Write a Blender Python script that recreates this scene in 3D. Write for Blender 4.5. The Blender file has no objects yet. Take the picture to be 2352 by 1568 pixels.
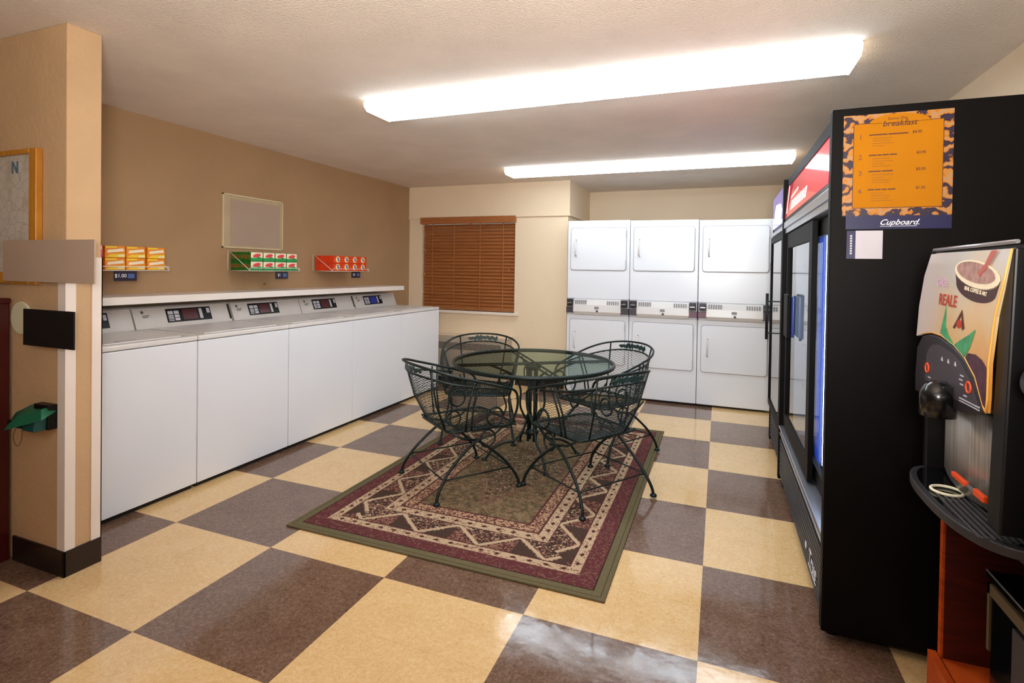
import bpy, bmesh, math, random
from mathutils import Vector, Matrix
random.seed(4)
C = bpy.context.scene.collection
SC = bpy.context.scene
PI = math.pi

# ------------------------------------------------------------ camera
cam_d = bpy.data.cameras.new('camera')
cam = bpy.data.objects.new('camera', cam_d); C.objects.link(cam)
YAW, PITCH, ROLL = .3718, -.0127, .0152
def axes():
    c, s = math.cos(YAW), math.sin(YAW); Ry = Matrix(((c, s, 0), (-s, c, 0), (0, 0, 1)))
    c, s = math.cos(PITCH), math.sin(PITCH); Rp = Matrix(((1, 0, 0), (0, c, s), (0, -s, c)))
    c, s = math.cos(ROLL), math.sin(ROLL); Rr = Matrix(((c, 0, s), (0, 1, 0), (-s, 0, c)))
    return Rr @ Rp @ Ry
A = axes()
R = Matrix((A[0], A[2], -A[1])).transposed()
cam.matrix_world = Matrix.Translation((0, 0, 1.2747)) @ R.to_4x4()
cam_d.sensor_width = 36; cam_d.lens = 1221.5 / 2352 * 36
cam_d.shift_y = -(784 - 635) / 2352
cam_d.clip_start = .02
SC.camera = cam

# ------------------------------------------------------------ world and exposure
w = bpy.data.worlds.new('world'); SC.world = w; w.use_nodes = True
w.node_tree.nodes['Background'].inputs[0].default_value = (1, .95, .88, 1)
w.node_tree.nodes['Background'].inputs[1].default_value = .3
SC.view_settings.view_transform = 'Standard'; SC.view_settings.look = 'None'
SC.view_settings.gamma = 1; SC.view_settings.use_curve_mapping = False
SC.view_settings.exposure = 0.1
LAMP = 15.0         # ceiling tubes in view
LAMP_BACK = 10.0    # unseen fixtures added behind the camera for overall brightness
# the photographer's flash beside the camera, bounced forward off the ceiling
fl = bpy.data.lights.new('flash', 'SPOT'); fl.energy = 330; fl.spot_size = math.radians(130); fl.spot_blend = 1; fl.shadow_soft_size = .18
fl.color = (1, .95, .9)
fo = bpy.data.objects.new('flash', fl); C.objects.link(fo); fo.location = (.05, -.15, 1.4)
fo.rotation_euler = (Vector((-.9, 2.4, 2.75)) - Vector(fo.location)).to_track_quat('-Z', 'Y').to_euler()

# ------------------------------------------------------------ materials
def lin(c):
    def f(v):
        v = v / 255.0
        return v / 12.92 if v <= .04045 else ((v + .055) / 1.055) ** 2.4
    return (f(c[0]), f(c[1]), f(c[2]), 1)
MC = {}
def newmat(name):
    m = bpy.data.materials.new(name); m.use_nodes = True
    return m, m.node_tree, m.node_tree.nodes['Principled BSDF']
class N:
    """small helper to wire nodes"""
    def __init__(s, nt): s.nt = nt
    def n(s, t, **kw):
        x = s.nt.nodes.new(t)
        for k, v in kw.items(): setattr(x, k, v)
        return x
    def l(s, a, b): s.nt.links.new(a, b)
    def val(s, sock, v):
        if isinstance(v, bpy.types.NodeSocket): s.l(v, sock)
        else: sock.default_value = v
    def m(s, op, a, b=0.0, c=0.0):
        x = s.n('ShaderNodeMath', operation=op)
        s.val(x.inputs[0], a); s.val(x.inputs[1], b); s.val(x.inputs[2], c)
        return x.outputs[0]
    def mix(s, f, a, b):
        x = s.n('ShaderNodeMix', data_type='RGBA')
        s.val(x.inputs[0], f); s.val(x.inputs[6], a); s.val(x.inputs[7], b)
        return x.outputs[2]
    def noise(s, vec, scale, detail=3, rough=.5, dist=0):
        x = s.n('ShaderNodeTexNoise'); s.l(vec, x.inputs['Vector'])
        x.inputs['Scale'].default_value = scale; x.inputs['Detail'].default_value = detail
        x.inputs['Roughness'].default_value = rough; x.inputs['Distortion'].default_value = dist
        return x.outputs[0]
    def ramp(s, f, stops, interp='LINEAR'):
        x = s.n('ShaderNodeValToRGB'); x.color_ramp.interpolation = interp
        e = x.color_ramp.elements
        while len(e) > 1: e.remove(e[-1])
        e[0].position = stops[0][0]; e[0].color = stops[0][1]
        for p, c in stops[1:]:
            q = e.new(p); q.color = c
        s.l(f, x.inputs[0]); return x.outputs[0]
def mat(name, col, rough=.5, metal=0, var=.06, vscale=8, bump=0, bscale=60, spec=.5, coat=0, em=None, ems=0):
    if name in MC: return MC[name]
    m, nt, b = newmat(name); h = N(nt)
    tc = h.n('ShaderNodeTexCoord').outputs['Object']
    c = lin(col)
    nz = h.noise(tc, vscale, 4)
    d = tuple(max(0, v * (1 - var)) for v in c[:3]) + (1,)
    e = tuple(min(1, v * (1 + var)) for v in c[:3]) + (1,)
    colr = h.ramp(nz, [(.3, d), (.7, e)])
    h.l(colr, b.inputs['Base Color'])
    b.inputs['Roughness'].default_value = rough; b.inputs['Metallic'].default_value = metal
    b.inputs['Specular IOR Level'].default_value = spec
    b.inputs['Coat Weight'].default_value = coat
    if bump:
        nb = h.noise(tc, bscale, 4, .6)
        bp = h.n('ShaderNodeBump'); bp.inputs['Strength'].default_value = bump; bp.inputs['Distance'].default_value = .01
        h.l(nb, bp.inputs['Height']); h.l(bp.outputs[0], b.inputs['Normal'])
    if em:
        b.inputs['Emission Color'].default_value = lin(em); b.inputs['Emission Strength'].default_value = ems
    MC[name] = m; return m

OX, OY, B = -2.4818, 1.8412, .6096
def floor_mat():
    m, nt, b = newmat('floor_tiles'); h = N(nt)
    tc = h.n('ShaderNodeTexCoord').outputs['Object']
    sp = h.n('ShaderNodeSeparateXYZ'); h.l(tc, sp.inputs[0])
    def cell(s, o): return h.m('DIVIDE', h.m('SUBTRACT', s, o), B)
    cx, cy = cell(sp.outputs[0], OX), cell(sp.outputs[1], OY)
    par = h.m('FLOORED_MODULO', h.m('ADD', h.m('FLOOR', cx), h.m('FLOOR', cy)), 2.0)   # 0 = dark
    # marbling, stretched differently in each tile
    n1 = h.noise(tc, 70, 5, .7, .8); n2 = h.noise(tc, 9, 4, .55, .8); n3 = h.noise(tc, 190, 3, .7)
    k = h.m('ADD', h.m('MULTIPLY', n1, .55), h.m('ADD', h.m('MULTIPLY', n2, .15), h.m('MULTIPLY', n3, .3)))
    dark = h.ramp(k, [(.38, lin((86, 62, 48))), (.5, lin((112, 86, 70))), (.62, lin((138, 112, 94)))])
    lite = h.ramp(k, [(.37, lin((208, 168, 112))), (.5, lin((222, 186, 132))), (.63, lin((232, 202, 154)))])
    col = h.mix(par, dark, lite)
    # fine seams between twelve inch tiles
    def seam(c):
        f = h.m('FRACT', h.m('MULTIPLY', c, 2.0))
        return h.m('GREATER_THAN', h.m('ABSOLUTE', h.m('SUBTRACT', f, .5)), .4965)
    sm = h.m('MAXIMUM', seam(cx), seam(cy))
    col = h.mix(h.m('MULTIPLY', sm, .16), col, lin((70, 58, 50)))
    h.l(col, b.inputs['Base Color'])
    r = h.ramp(n2, [(.3, (.07, .07, .07, 1)), (.7, (.15, .15, .15, 1))])
    h.l(r, b.inputs['Roughness'])
    b.inputs['Specular IOR Level'].default_value = .5
    bp = h.n('ShaderNodeBump'); bp.inputs['Strength'].default_value = .05; bp.inputs['Distance'].default_value = .01
    h.l(h.noise(tc, 14, 2), bp.inputs['Height']); h.l(bp.outputs[0], b.inputs['Normal'])
    return m
RW, RL = .785, 1.18   # rug half sizes
def rug_mat():
    m, nt, b = newmat('rug_weave'); h = N(nt)
    tc = h.n('ShaderNodeTexCoord').outputs['Object']
    sp = h.n('ShaderNodeSeparateXYZ'); h.l(tc, sp.inputs[0])
    ax, ay = h.m('ABSOLUTE', sp.outputs[0]), h.m('ABSOLUTE', sp.outputs[1])
    dx, dy = h.m('SUBTRACT', RW, ax), h.m('SUBTRACT', RL, ay)
    d = h.m('MINIMUM', dx, dy)
    # coordinate running along the border
    side = h.m('LESS_THAN', dx, dy)
    s = h.m('ADD', h.m('MULTIPLY', side, sp.outputs[1]), h.m('MULTIPLY', h.m('SUBTRACT', 1.0, side), sp.outputs[0]))
    vor = h.n('ShaderNodeTexVoronoi'); vor.inputs['Scale'].default_value = 120; h.l(tc, vor.inputs['Vector'])
    vs = h.n('ShaderNodeSeparateColor'); h.l(vor.outputs['Color'], vs.inputs[0]); sp1 = vs.outputs[0]
    n1 = h.noise(tc, 90, 3, .7); n2 = h.noise(tc, 7, 3, .6); n3 = h.noise(tc, 28, 3, .6)
    cream, rose, burg = lin((184, 158, 128)), lin((136, 98, 82)), lin((80, 46, 44))
    olive, dolive, dark = lin((104, 92, 66)), lin((76, 64, 50)), lin((62, 46, 40))
    # outer olive, burgundy
    c_out = h.mix(n1, lin((84, 76, 54)), lin((120, 110, 82)))
    c_burg = h.mix(h.m('GREATER_THAN', sp1, .72), h.mix(n1, lin((76, 36, 42)), lin((108, 58, 58))), h.mix(n3, burg, rose))
    # cream guard stripe with dark diamonds
    fs = h.m('ABSOLUTE', h.m('SUBTRACT', h.m('FRACT', h.m('MULTIPLY', s, 13.0)), .5))
    def stripe(c0, hw):
        q = h.m('ADD', h.m('MULTIPLY', fs, 1 / .26 * .5), h.m('DIVIDE', h.m('ABSOLUTE', h.m('SUBTRACT', d, c0)), hw))
        return h.mix(h.m('LESS_THAN', q, .42), h.mix(h.m('GREATER_THAN', sp1, .8), cream, rose), lin((78, 44, 40)))
    # main band: speckled floral ground with dark blocks and cream zigzags
    ft = h.m('FRACT', h.m('MULTIPLY', s, 3.1))
    tri = h.m('ABSOLUTE', h.m('SUBTRACT', ft, .5))                      # 0..0.5
    bandpos = h.m('DIVIDE', h.m('SUBTRACT', d, .19), .14)              # 0..1
    zz = h.m('ABSOLUTE', h.m('SUBTRACT', h.m('MULTIPLY', tri, 2.0), bandpos))
    spk = h.ramp(sp1, [(0, dark), (.3, burg), (.5, rose), (.72, cream), (.85, dolive)], 'CONSTANT')
    blk = h.m('GREATER_THAN', h.m('SUBTRACT', h.m('MULTIPLY', tri, 2.0), bandpos), .16)
    dk = h.mix(h.m('GREATER_THAN', sp1, .78), h.mix(n1, dark, dolive), burg)
    c_band = h.mix(blk, spk, dk)
    alt = h.m('LESS_THAN', h.m('FRACT', h.m('MULTIPLY', s, 1.55)), .5)
    c_band = h.mix(h.m('MULTIPLY', alt, blk), c_band, h.mix(h.m('GREATER_THAN', sp1, .5), burg, rose))
    c_band = h.mix(h.m('LESS_THAN', zz, .09), c_band, cream)
    # pink inner speckle band, with thin lines
    c_in = h.mix(h.m('GREATER_THAN', sp1, .5), lin((98, 60, 52)), lin((176, 140, 112)))
    # field
    c_f = h.ramp(n3, [(.35, lin((78, 66, 48))), (.5, lin((100, 86, 62))), (.64, lin((126, 108, 82)))])
    c_f = h.mix(h.m('GREATER_THAN', h.m('ADD', sp1, h.m('MULTIPLY', n2, .6)), 1.08), c_f, lin((140, 104, 80)))
    # medallion
    r = h.m('ADD', h.m('DIVIDE', ax, .26), h.m('DIVIDE', ay, .52))
    med = h.m('LESS_THAN', h.m('ADD', r, h.m('MULTIPLY', h.m('SUBTRACT', n3, .5), 1.6)), 1.0)
    c_m = h.ramp(sp1, [(0, dark), (.25, burg), (.5, olive), (.72, rose), (.93, cream)], 'CONSTANT')
    c_f = h.mix(h.m('MULTIPLY', med, .75), c_f, c_m)
    ring = h.m('LESS_THAN', h.m('ABSOLUTE', h.m('SUBTRACT', r, 1.12)), .05)
    c_f = h.mix(h.m('MULTIPLY', ring, .5), c_f, h.mix(n1, burg, rose))
    col = c_f
    for lim, cc in [(.475, burg), (.465, c_in), (.405, burg), (.395, stripe(.365, .03)), (.335, burg), (.33, c_band),
                    (.19, burg), (.183, stripe(.16, .024)), (.135, c_burg), (.058, lin((60, 40, 30))), (.052, c_out), (.022, lin((74, 66, 40))), (.018, c_out)]:
        col = h.mix(h.m('LESS_THAN', d, lim), col, cc)
    h.l(col, b.inputs['Base Color'])
    b.inputs['Roughness'].default_value = .95; b.inputs['Specular IOR Level'].default_value = .1
    bp = h.n('ShaderNodeBump'); bp.inputs['Strength'].default_value = .5; bp.inputs['Distance'].default_value = .004
    h.l(h.noise(tc, 260, 2), bp.inputs['Height']); h.l(bp.outputs[0], b.inputs['Normal'])
    return m
def glass_mat(name, tint, ior=1.5, rough=.0, k=1.0, gtint=(1, 1, 1, 1)):
    m = bpy.data.materials.new(name); m.use_nodes = True; nt = m.node_tree
    nt.nodes.remove(nt.nodes['Principled BSDF']); h = N(nt); out = nt.nodes['Material Output']
    tr = h.n('ShaderNodeBsdfTransparent'); tr.inputs[0].default_value = tint
    gl = h.n('ShaderNodeBsdfGlossy'); gl.inputs['Roughness'].default_value = rough; gl.inputs[0].default_value = gtint
    fr = h.n('ShaderNodeFresnel'); fr.inputs[0].default_value = ior
    ge = h.n('ShaderNodeNewGeometry'); fc = h.m('MULTIPLY', h.m('MULTIPLY', fr.outputs[0], k), h.m('SUBTRACT', 1.0, ge.outputs['Backfacing']))
    mx = h.n('ShaderNodeMixShader'); h.l(fc, mx.inputs[0]); h.l(tr.outputs[0], mx.inputs[1]); h.l(gl.outputs[0], mx.inputs[2])
    h.l(mx.outputs[0], out.inputs[0]); return m
def poster_mat():
    m, nt, b = newmat('poster_art'); h = N(nt)
    tc = h.n('ShaderNodeTexCoord').outputs['Object']
    wv = h.n('ShaderNodeTexWave', wave_type='RINGS'); h.l(tc, wv.inputs['Vector'])
    wv.inputs['Scale'].default_value = 7; wv.inputs['Distortion'].default_value = 9; wv.inputs['Detail'].default_value = 3; wv.inputs['Detail Scale'].default_value = 3.5
    col = h.ramp(wv.outputs[1], [(.0, lin((28, 14, 44))), (.28, lin((52, 24, 46))), (.38, lin((172, 104, 8))), (.8, lin((182, 116, 8))), (.92, lin((166, 126, 86)))])
    h.l(col, b.inputs['Base Color']); b.inputs['Roughness'].default_value = .45; return m
def wood_mat(name, c0, c1, rough=.4, scale=(3, 3, 40)):
    m, nt, b = newmat(name); h = N(nt)
    tc = h.n('ShaderNodeTexCoord').outputs['Object']
    mp = h.n('ShaderNodeMapping'); h.l(tc, mp.inputs[0]); mp.inputs['Scale'].default_value = scale
    nz = h.noise(mp.outputs[0], 1.5, 5, .6, 1.2)
    h.l(h.ramp(nz, [(.3, lin(c0)), (.7, lin(c1))]), b.inputs['Base Color'])
    b.inputs['Roughness'].default_value = rough; return m
def steel_mat():
    m, nt, b = newmat('brushed_steel'); h = N(nt)
    tc = h.n('ShaderNodeTexCoord').outputs['Object']
    mp = h.n('ShaderNodeMapping'); h.l(tc, mp.inputs[0]); mp.inputs['Scale'].default_value = (60, 60, 1)
    nz = h.noise(mp.outputs[0], 2, 3)
    h.l(h.ramp(nz, [(.3, lin((150, 145, 138))), (.7, lin((205, 198, 190)))]), b.inputs['Base Color'])
    b.inputs['Metallic'].default_value = .45; b.inputs['Roughness'].default_value = .35; return m
def map_mat():
    m, nt, b = newmat('map_print'); h = N(nt)
    tc = h.n('ShaderNodeTexCoord').outputs['Object']
    v = h.n('ShaderNodeTexVoronoi', feature='DISTANCE_TO_EDGE'); v.inputs['Scale'].default_value = 22; h.l(tc, v.inputs['Vector'])
    n1 = h.noise(tc, 9, 4)
    base = h.ramp(n1, [(.35, lin((188, 180, 160))), (.5, lin((208, 200, 188))), (.64, lin((204, 198, 188))), (.70, lin((164, 180, 140)))])
    col = h.mix(h.m('LESS_THAN', v.outputs[0], .03), base, lin((180, 174, 160)))
    h.l(col, b.inputs['Base Color']); b.inputs['Roughness'].default_value = .12; b.inputs['Coat Weight'].default_value = .6; return m

M = dict(
    floor=floor_mat(), rug=rug_mat(),
    ceil=mat('ceiling_texture', (240, 226, 212), .95, var=.05, vscale=3, bump=.7, bscale=130, spec=.1),
    taupe=mat('taupe_paint', (172, 140, 104), .8, var=.05, vscale=2.5, bump=.35, bscale=45, spec=.25),
    tan=mat('tan_paint', (200, 166, 126), .75, var=.05, vscale=4, bump=.3, bscale=45, spec=.25),
    cream=mat('cream_paint', (234, 214, 184), .75, var=.03, vscale=2, bump=.15, bscale=45, spec=.3),
    white_trim=mat('white_trim', (236, 224, 212), .5, var=.02),
    base=mat('vinyl_base', (34, 22, 20), .3, var=.1),
    shelf=mat('shelf_laminate', (238, 230, 222), .4, var=.02),
    enamel=mat('white_enamel', (229, 232, 237), .28, var=.012, vscale=2, spec=.5),
    enamel_d=mat('white_enamel_lid', (222, 219, 216), .3, var=.02, vscale=5),
    console=mat('grey_console', (196, 190, 184), .4, var=.03),
    seam=mat('dark_gap', (30, 28, 28), .8),
    black=mat('black_plastic', (9, 8, 9), .4, var=.15, spec=.3),
    gloss_black=mat('gloss_black', (8, 8, 9), .08, var=.1),
    blackpaint=mat('black_cooler_paint', (6, 4, 4), .55, var=.2, spec=.12),
    disp_red=mat('display_maroon', (74, 20, 28), .3, var=.2),
    disp_blue=mat('display_blue', (30, 48, 150), .3, var=.1),
    key=mat('keypad_grey', (190, 188, 196), .5),
    darkgrey=mat('dark_grey', (70, 66, 68), .5),
    midgrey=mat('mid_grey', (140, 138, 140), .5),
    lgrey=mat('light_grey', (186, 186, 190), .5),
    iron=mat('green_wrought_iron', (13, 27, 25), .4, var=.15, vscale=30, spec=.35),
    leafiron=mat('green_iron_leaf', (34, 54, 52), .4, var=.2, vscale=30),
    tglass=glass_mat('green_table_glass', (.70, .79, .745, 1), 1.4, .1, .25, (.8, .93, .9, 1)),
    glass=glass_mat('cooler_glass', (.9, .94, .97, 1), 2.0),
    pane=glass_mat('window_glass', (.9, .94, .95, 1), 1.45),
    wood=wood_mat('blind_wood', (142, 84, 42), (182, 116, 66), .42, (2, 3, 60)),
    frame=wood_mat('oak_frame', (176, 112, 30), (206, 144, 50), .35, (40, 3, 3)),
    cab=wood_mat('cherry_laminate', (150, 52, 14), (206, 88, 26), .35, (4, 4, 30)),
    steel=steel_mat(), poster=poster_mat(), mapm=map_mat(),
    orange=mat('poster_orange', (178, 112, 4), .7, var=.04, spec=.15),
    orange_d=mat('poster_ink', (80, 32, 6), .5),
    navy=mat('navy_strip', (8, 8, 66), .45),
    paper=mat('paper_white', (188, 184, 194), .6),
    white=mat('white_ink', (240, 240, 244), .6),
    silver=mat('silver_trim', (170, 172, 180), .3, metal=.8),
    redcab=mat('dark_red_laminate', (66, 7, 5), .4, var=.1),
    green=mat('green_plastic', (24, 104, 74), .35, var=.1),
    plaque=mat('taupe_plaque', (176, 154, 134), .7, var=.02),
    pale=mat('pale_disc', (214, 210, 176), .6, var=.03),
    blackcard=mat('black_card', (3, 3, 3), .6),
    ptac=mat('beige_metal', (186, 172, 152), .5, var=.04),
    wire=mat('white_wire', (232, 226, 210), .4),
    bx_g=mat('carton_green', (20, 150, 70), .4, var=.2, vscale=20),
    bx_gd=mat('carton_green_side', (16, 108, 28), .5, var=.35, vscale=30),
    bx_o=mat('carton_orange_red', (226, 62, 22), .4, var=.15, vscale=20),
    bx_y=mat('carton_orange', (240, 142, 28), .4, var=.2, vscale=30),
    yel=mat('carton_yellow', (242, 208, 40), .4),
    bx_p=mat('carton_pink', (226, 110, 140), .4, var=.3, vscale=40),
    bx_w=mat('carton_cream', (246, 232, 200), .5),
    bx_r=mat('carton_red_ink', (226, 70, 70), .5),
    ink_b=mat('blue_ink', (50, 50, 150), .5),
    maroon=mat('maroon_ink', (60, 14, 18), .4),
    rred=mat('red_ink', (176, 48, 26), .5),
    pinkink=mat('faded_pink_ink', (206, 170, 196), .5),
    coffee=mat('coffee_cream', (170, 130, 120), .4, var=.3, vscale=60),
    leafg=mat('print_green', (60, 150, 100), .4, var=.3, vscale=60),
    purple=mat('print_purple', (72, 30, 52), .4, var=.6, vscale=90),
    orangep=mat('orange_plastic', (236, 78, 20), .4),
    ringm=mat('ivory_ring', (236, 230, 200), .4),
    bluep=mat('blue_plastic', (22, 48, 120), .3),
    interior=mat('cooler_interior', (222, 230, 242), .4),
)
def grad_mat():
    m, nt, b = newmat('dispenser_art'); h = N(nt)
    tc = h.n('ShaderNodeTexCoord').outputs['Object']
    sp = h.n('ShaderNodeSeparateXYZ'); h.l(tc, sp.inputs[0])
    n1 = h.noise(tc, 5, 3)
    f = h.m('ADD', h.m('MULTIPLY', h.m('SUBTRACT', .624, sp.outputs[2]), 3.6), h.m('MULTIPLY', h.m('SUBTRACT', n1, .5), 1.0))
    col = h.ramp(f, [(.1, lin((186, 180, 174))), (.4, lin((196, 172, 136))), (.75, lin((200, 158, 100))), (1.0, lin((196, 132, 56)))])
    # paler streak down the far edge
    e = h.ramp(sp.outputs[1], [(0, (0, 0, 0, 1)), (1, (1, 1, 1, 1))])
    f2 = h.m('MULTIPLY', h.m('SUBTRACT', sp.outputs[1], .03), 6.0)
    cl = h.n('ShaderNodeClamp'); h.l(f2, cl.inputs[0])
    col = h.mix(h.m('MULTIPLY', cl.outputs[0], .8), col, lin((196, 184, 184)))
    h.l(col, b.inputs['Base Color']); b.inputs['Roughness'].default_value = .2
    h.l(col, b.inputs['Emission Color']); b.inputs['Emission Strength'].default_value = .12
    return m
M['art'] = grad_mat()
def emis(name, col, s):
    m, nt, b = newmat(name); h = N(nt)
    b.inputs['Base Color'].default_value = lin(col); b.inputs['Emission Color'].default_value = lin(col)
    b.inputs['Emission Strength'].default_value = s; b.inputs['Roughness'].default_value = .4
    return m

M['tube'] = emis('lit_diffuser', (232, 245, 255), LAMP)
M['tube_far'] = emis('lit_diffuser_far', (232, 245, 255), LAMP * .57)
M['tube_back'] = emis('lit_diffuser_rear', (240, 246, 255), LAMP_BACK)
M['led'] = emis('led_strip', (225, 235, 255), 16)
M['sign_red'] = emis('lit_red_sign', (240, 66, 84), 1.0)
M['sign_white'] = emis('lit_white_sign', (255, 240, 244), 1.3)
M['sign_blue'] = emis('lit_blue_sign', (92, 96, 235), 1.0)
for _k in ('sign_red', 'sign_white', 'sign_blue'):
    M[_k].node_tree.nodes['Principled BSDF'].inputs['Roughness'].default_value = .08; M[_k].node_tree.nodes['Principled BSDF'].inputs['Coat Weight'].default_value = 1.0
M['sign_cap'] = emis('translucent_cap', (255, 240, 214), 2.5)
M['navy_dark'] = mat('tag_navy', (26, 16, 40), .4)
M['blue_patch'] = mat('tag_blue', (70, 96, 150), .5)
M['brown_band'] = mat('carton_brown_band', (120, 92, 30), .5, var=.3, vscale=60)
M['frame_cream'] = mat('pale_gold_edge', (216, 200, 160), .35)
M['sage'] = mat('sage_backing', (186, 166, 130), .5)
M['lgrey2'] = mat('label_grey', (150, 148, 152), .5)
M['gasket'] = mat('door_shadow_gasket', (170, 170, 178), .6)
M['coin_a'] = mat('coin_box_grey', (82, 78, 84), .4, metal=.4)
M['coin_b'] = mat('coin_box_maroon', (112, 84, 96), .4, metal=.2)
M['coin_c'] = mat('coin_slot_dark', (60, 56, 60), .35, metal=.6)
M['oaktassel'] = mat('tassel_wood', (190, 120, 66), .4)
M['black2'] = mat('charcoal_plastic', (40, 38, 42), .45)
M['sign_pale'] = emis('lit_pale_blue', (200, 205, 255), 1.2)
M['orange_n'] = mat('poster_ink_light', (116, 58, 8), .5)
M['cab_in'] = wood_mat('cherry_interior', (52, 10, 4), (84, 22, 8), .45, (4, 4, 30))  # cherry laminate darkened to carry the shade inside the cabinet
M['nozzle_black'] = mat('satin_black', (10, 9, 11), .22, var=.1)
M['bronze'] = mat('bronze_frame', (104, 88, 64), .4, metal=.3)
M['darkgrey3'] = mat('charcoal_panel', (58, 50, 52), .5)
M['goldedge'] = mat('gold_edge', (236, 176, 84), .3)
M['streamc'] = mat('coffee_stream_print', (190, 92, 78), .4)
M['podc'] = mat('pod_plastic', (38, 34, 40), .4)
M['keyface'] = mat('keypad_face', (64, 58, 66), .45)
M['maroon2'] = mat('map_maroon', (110, 70, 76), .5)
M['bluegrey'] = mat('map_bluegrey', (92, 112, 128), .5)
M['teal'] = mat('teal_plastic', (20, 80, 78), .4)
M['wirebr'] = mat('brown_wire', (110, 70, 44), .5)

# ------------------------------------------------------------ mesh helpers
class MB:
    def __init__(s): s.bm = bmesh.new(); s.mi = 0
    def _new(s, f0):
        s.bm.faces.ensure_lookup_table()
        for f in s.bm.faces[f0:]: f.material_index = s.mi
    def box(s, x0, x1, y0, y1, z0, z1, bev=0, seg=2):
        x0, x1 = min(x0, x1), max(x0, x1); y0, y1 = min(y0, y1), max(y0, y1); z0, z1 = min(z0, z1), max(z0, z1)
        tmp = bmesh.new()
        v = [tmp.verts.new(p) for p in [(x0, y0, z0), (x1, y0, z0), (x1, y1, z0), (x0, y1, z0), (x0, y0, z1), (x1, y0, z1), (x1, y1, z1), (x0, y1, z1)]]
        for q in [(0, 3, 2, 1), (4, 5, 6, 7), (0, 1, 5, 4), (1, 2, 6, 5), (2, 3, 7, 6), (3, 0, 4, 7)]: tmp.faces.new([v[i] for i in q])
        if bev: bmesh.ops.bevel(tmp, geom=tmp.edges[:], offset=bev, segments=seg, affect='EDGES', profile=.5)
        s.add(tmp); return s
    def add(s, tmp, mtx=None):
        vm = {}
        for v in tmp.verts: vm[v] = s.bm.verts.new(mtx @ v.co if mtx else v.co)
        for f in tmp.faces:
            try:
                g = s.bm.faces.new([vm[v] for v in f.verts]); g.material_index = s.mi; g.smooth = f.smooth
            except ValueError: pass
        tmp.free()
    def tube(s, pts, r, seg=8, closed=False, cap=True):
        pts = [Vector(p) for p in pts]; n = len(pts); rings = []
        rr = r if isinstance(r, (list, tuple)) else [r] * n
        up = None
        for i, p in enumerate(pts):
            a = pts[i - 1] if (i > 0 or closed) else p
            b = pts[(i + 1) % n] if (i < n - 1 or closed) else p
            t = (b - a)
            if t.length < 1e-9: t = Vector((0, 0, 1))
            t.normalize()
            if up is None:
                up = Vector((0, 0, 1)) if abs(t.z) < .9 else Vector((1, 0, 0))
            x = (up - t * up.dot(t))
            if x.length < 1e-6: x = t.orthogonal()
            x.normalize(); y = t.cross(x); up = x
            rings.append([s.bm.verts.new(p + (x * math.cos(2 * PI * k / seg) + y * math.sin(2 * PI * k / seg)) * rr[i]) for k in range(seg)])
        m = n if closed else n - 1
        for i in range(m):
            a, b = rings[i], rings[(i + 1) % n]
            off = 0
            if closed and i == n - 1:   # match twist
                off = min(range(seg), key=lambda o: (a[0].co - b[o].co).length)
            for k in range(seg):
                f = s.bm.faces.new((a[k], a[(k + 1) % seg], b[(k + 1 + off) % seg], b[(k + off) % seg])); f.smooth = True; f.material_index = s.mi
        if cap and not closed:
            f = s.bm.faces.new(rings[0][::-1]); f.material_index = s.mi
            f = s.bm.faces.new(rings[-1]); f.material_index = s.mi
        return s
    def ring(s, c, r, tr, ax='z', n=28, seg=8, a0=0, a1=2 * PI):
        c = Vector(c); pts = []
        full = abs(a1 - a0 - 2 * PI) < 1e-6
        for i in range(n if full else n + 1):
            a = a0 + (a1 - a0) * i / n; u, v = math.cos(a) * r, math.sin(a) * r
            pts.append(c + Vector({'z': (u, v, 0), 'x': (0, u, v), 'y': (u, 0, v)}[ax]))
        return s.tube(pts, tr, seg, closed=full)
    def lathe(s, c, prof, ax='z', n=24, caps=True):
        """profile of (radius, height) about axis through c"""
        c = Vector(c); rings = []
        for r, h in prof:
            ring = []
            for i in range(n):
                a = 2 * PI * i / n; u, v = math.cos(a) * r, math.sin(a) * r
                ring.append(s.bm.verts.new(c + Vector({'z': (u, v, h), 'x': (h, u, v), 'y': (u, h, v)}[ax])))
            rings.append(ring)
        for a, b in zip(rings, rings[1:]):
            for k in range(n):
                f = s.bm.faces.new((a[k], a[(k + 1) % n], b[(k + 1) % n], b[k])); f.smooth = True; f.material_index = s.mi
        for q in ((rings[0][::-1], rings[-1]) if caps else ()):
            f = s.bm.faces.new(q); f.material_index = s.mi
        return s
    def prism(s, poly, ax, a, b, bev=0):
        """poly: 2D points in the plane across ax; extruded from a to b along ax"""
        tmp = bmesh.new()
        def P(u, v, h): return {'x': (h, u, v), 'y': (u, h, v), 'z': (u, v, h)}[ax]
        A_ = [tmp.verts.new(P(u, v, a)) for u, v in poly]; B_ = [tmp.verts.new(P(u, v, b)) for u, v in poly]
        n = len(poly)
        tmp.faces.new(A_[::-1]); tmp.faces.new(B_)
        for i in range(n): tmp.faces.new((A_[i], A_[(i + 1) % n], B_[(i + 1) % n], B_[i]))
        bmesh.ops.recalc_face_normals(tmp, faces=tmp.faces[:])
        if bev: bmesh.ops.bevel(tmp, geom=tmp.edges[:], offset=bev, segments=2, affect='EDGES', profile=.5)
        s.add(tmp); return s
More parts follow.
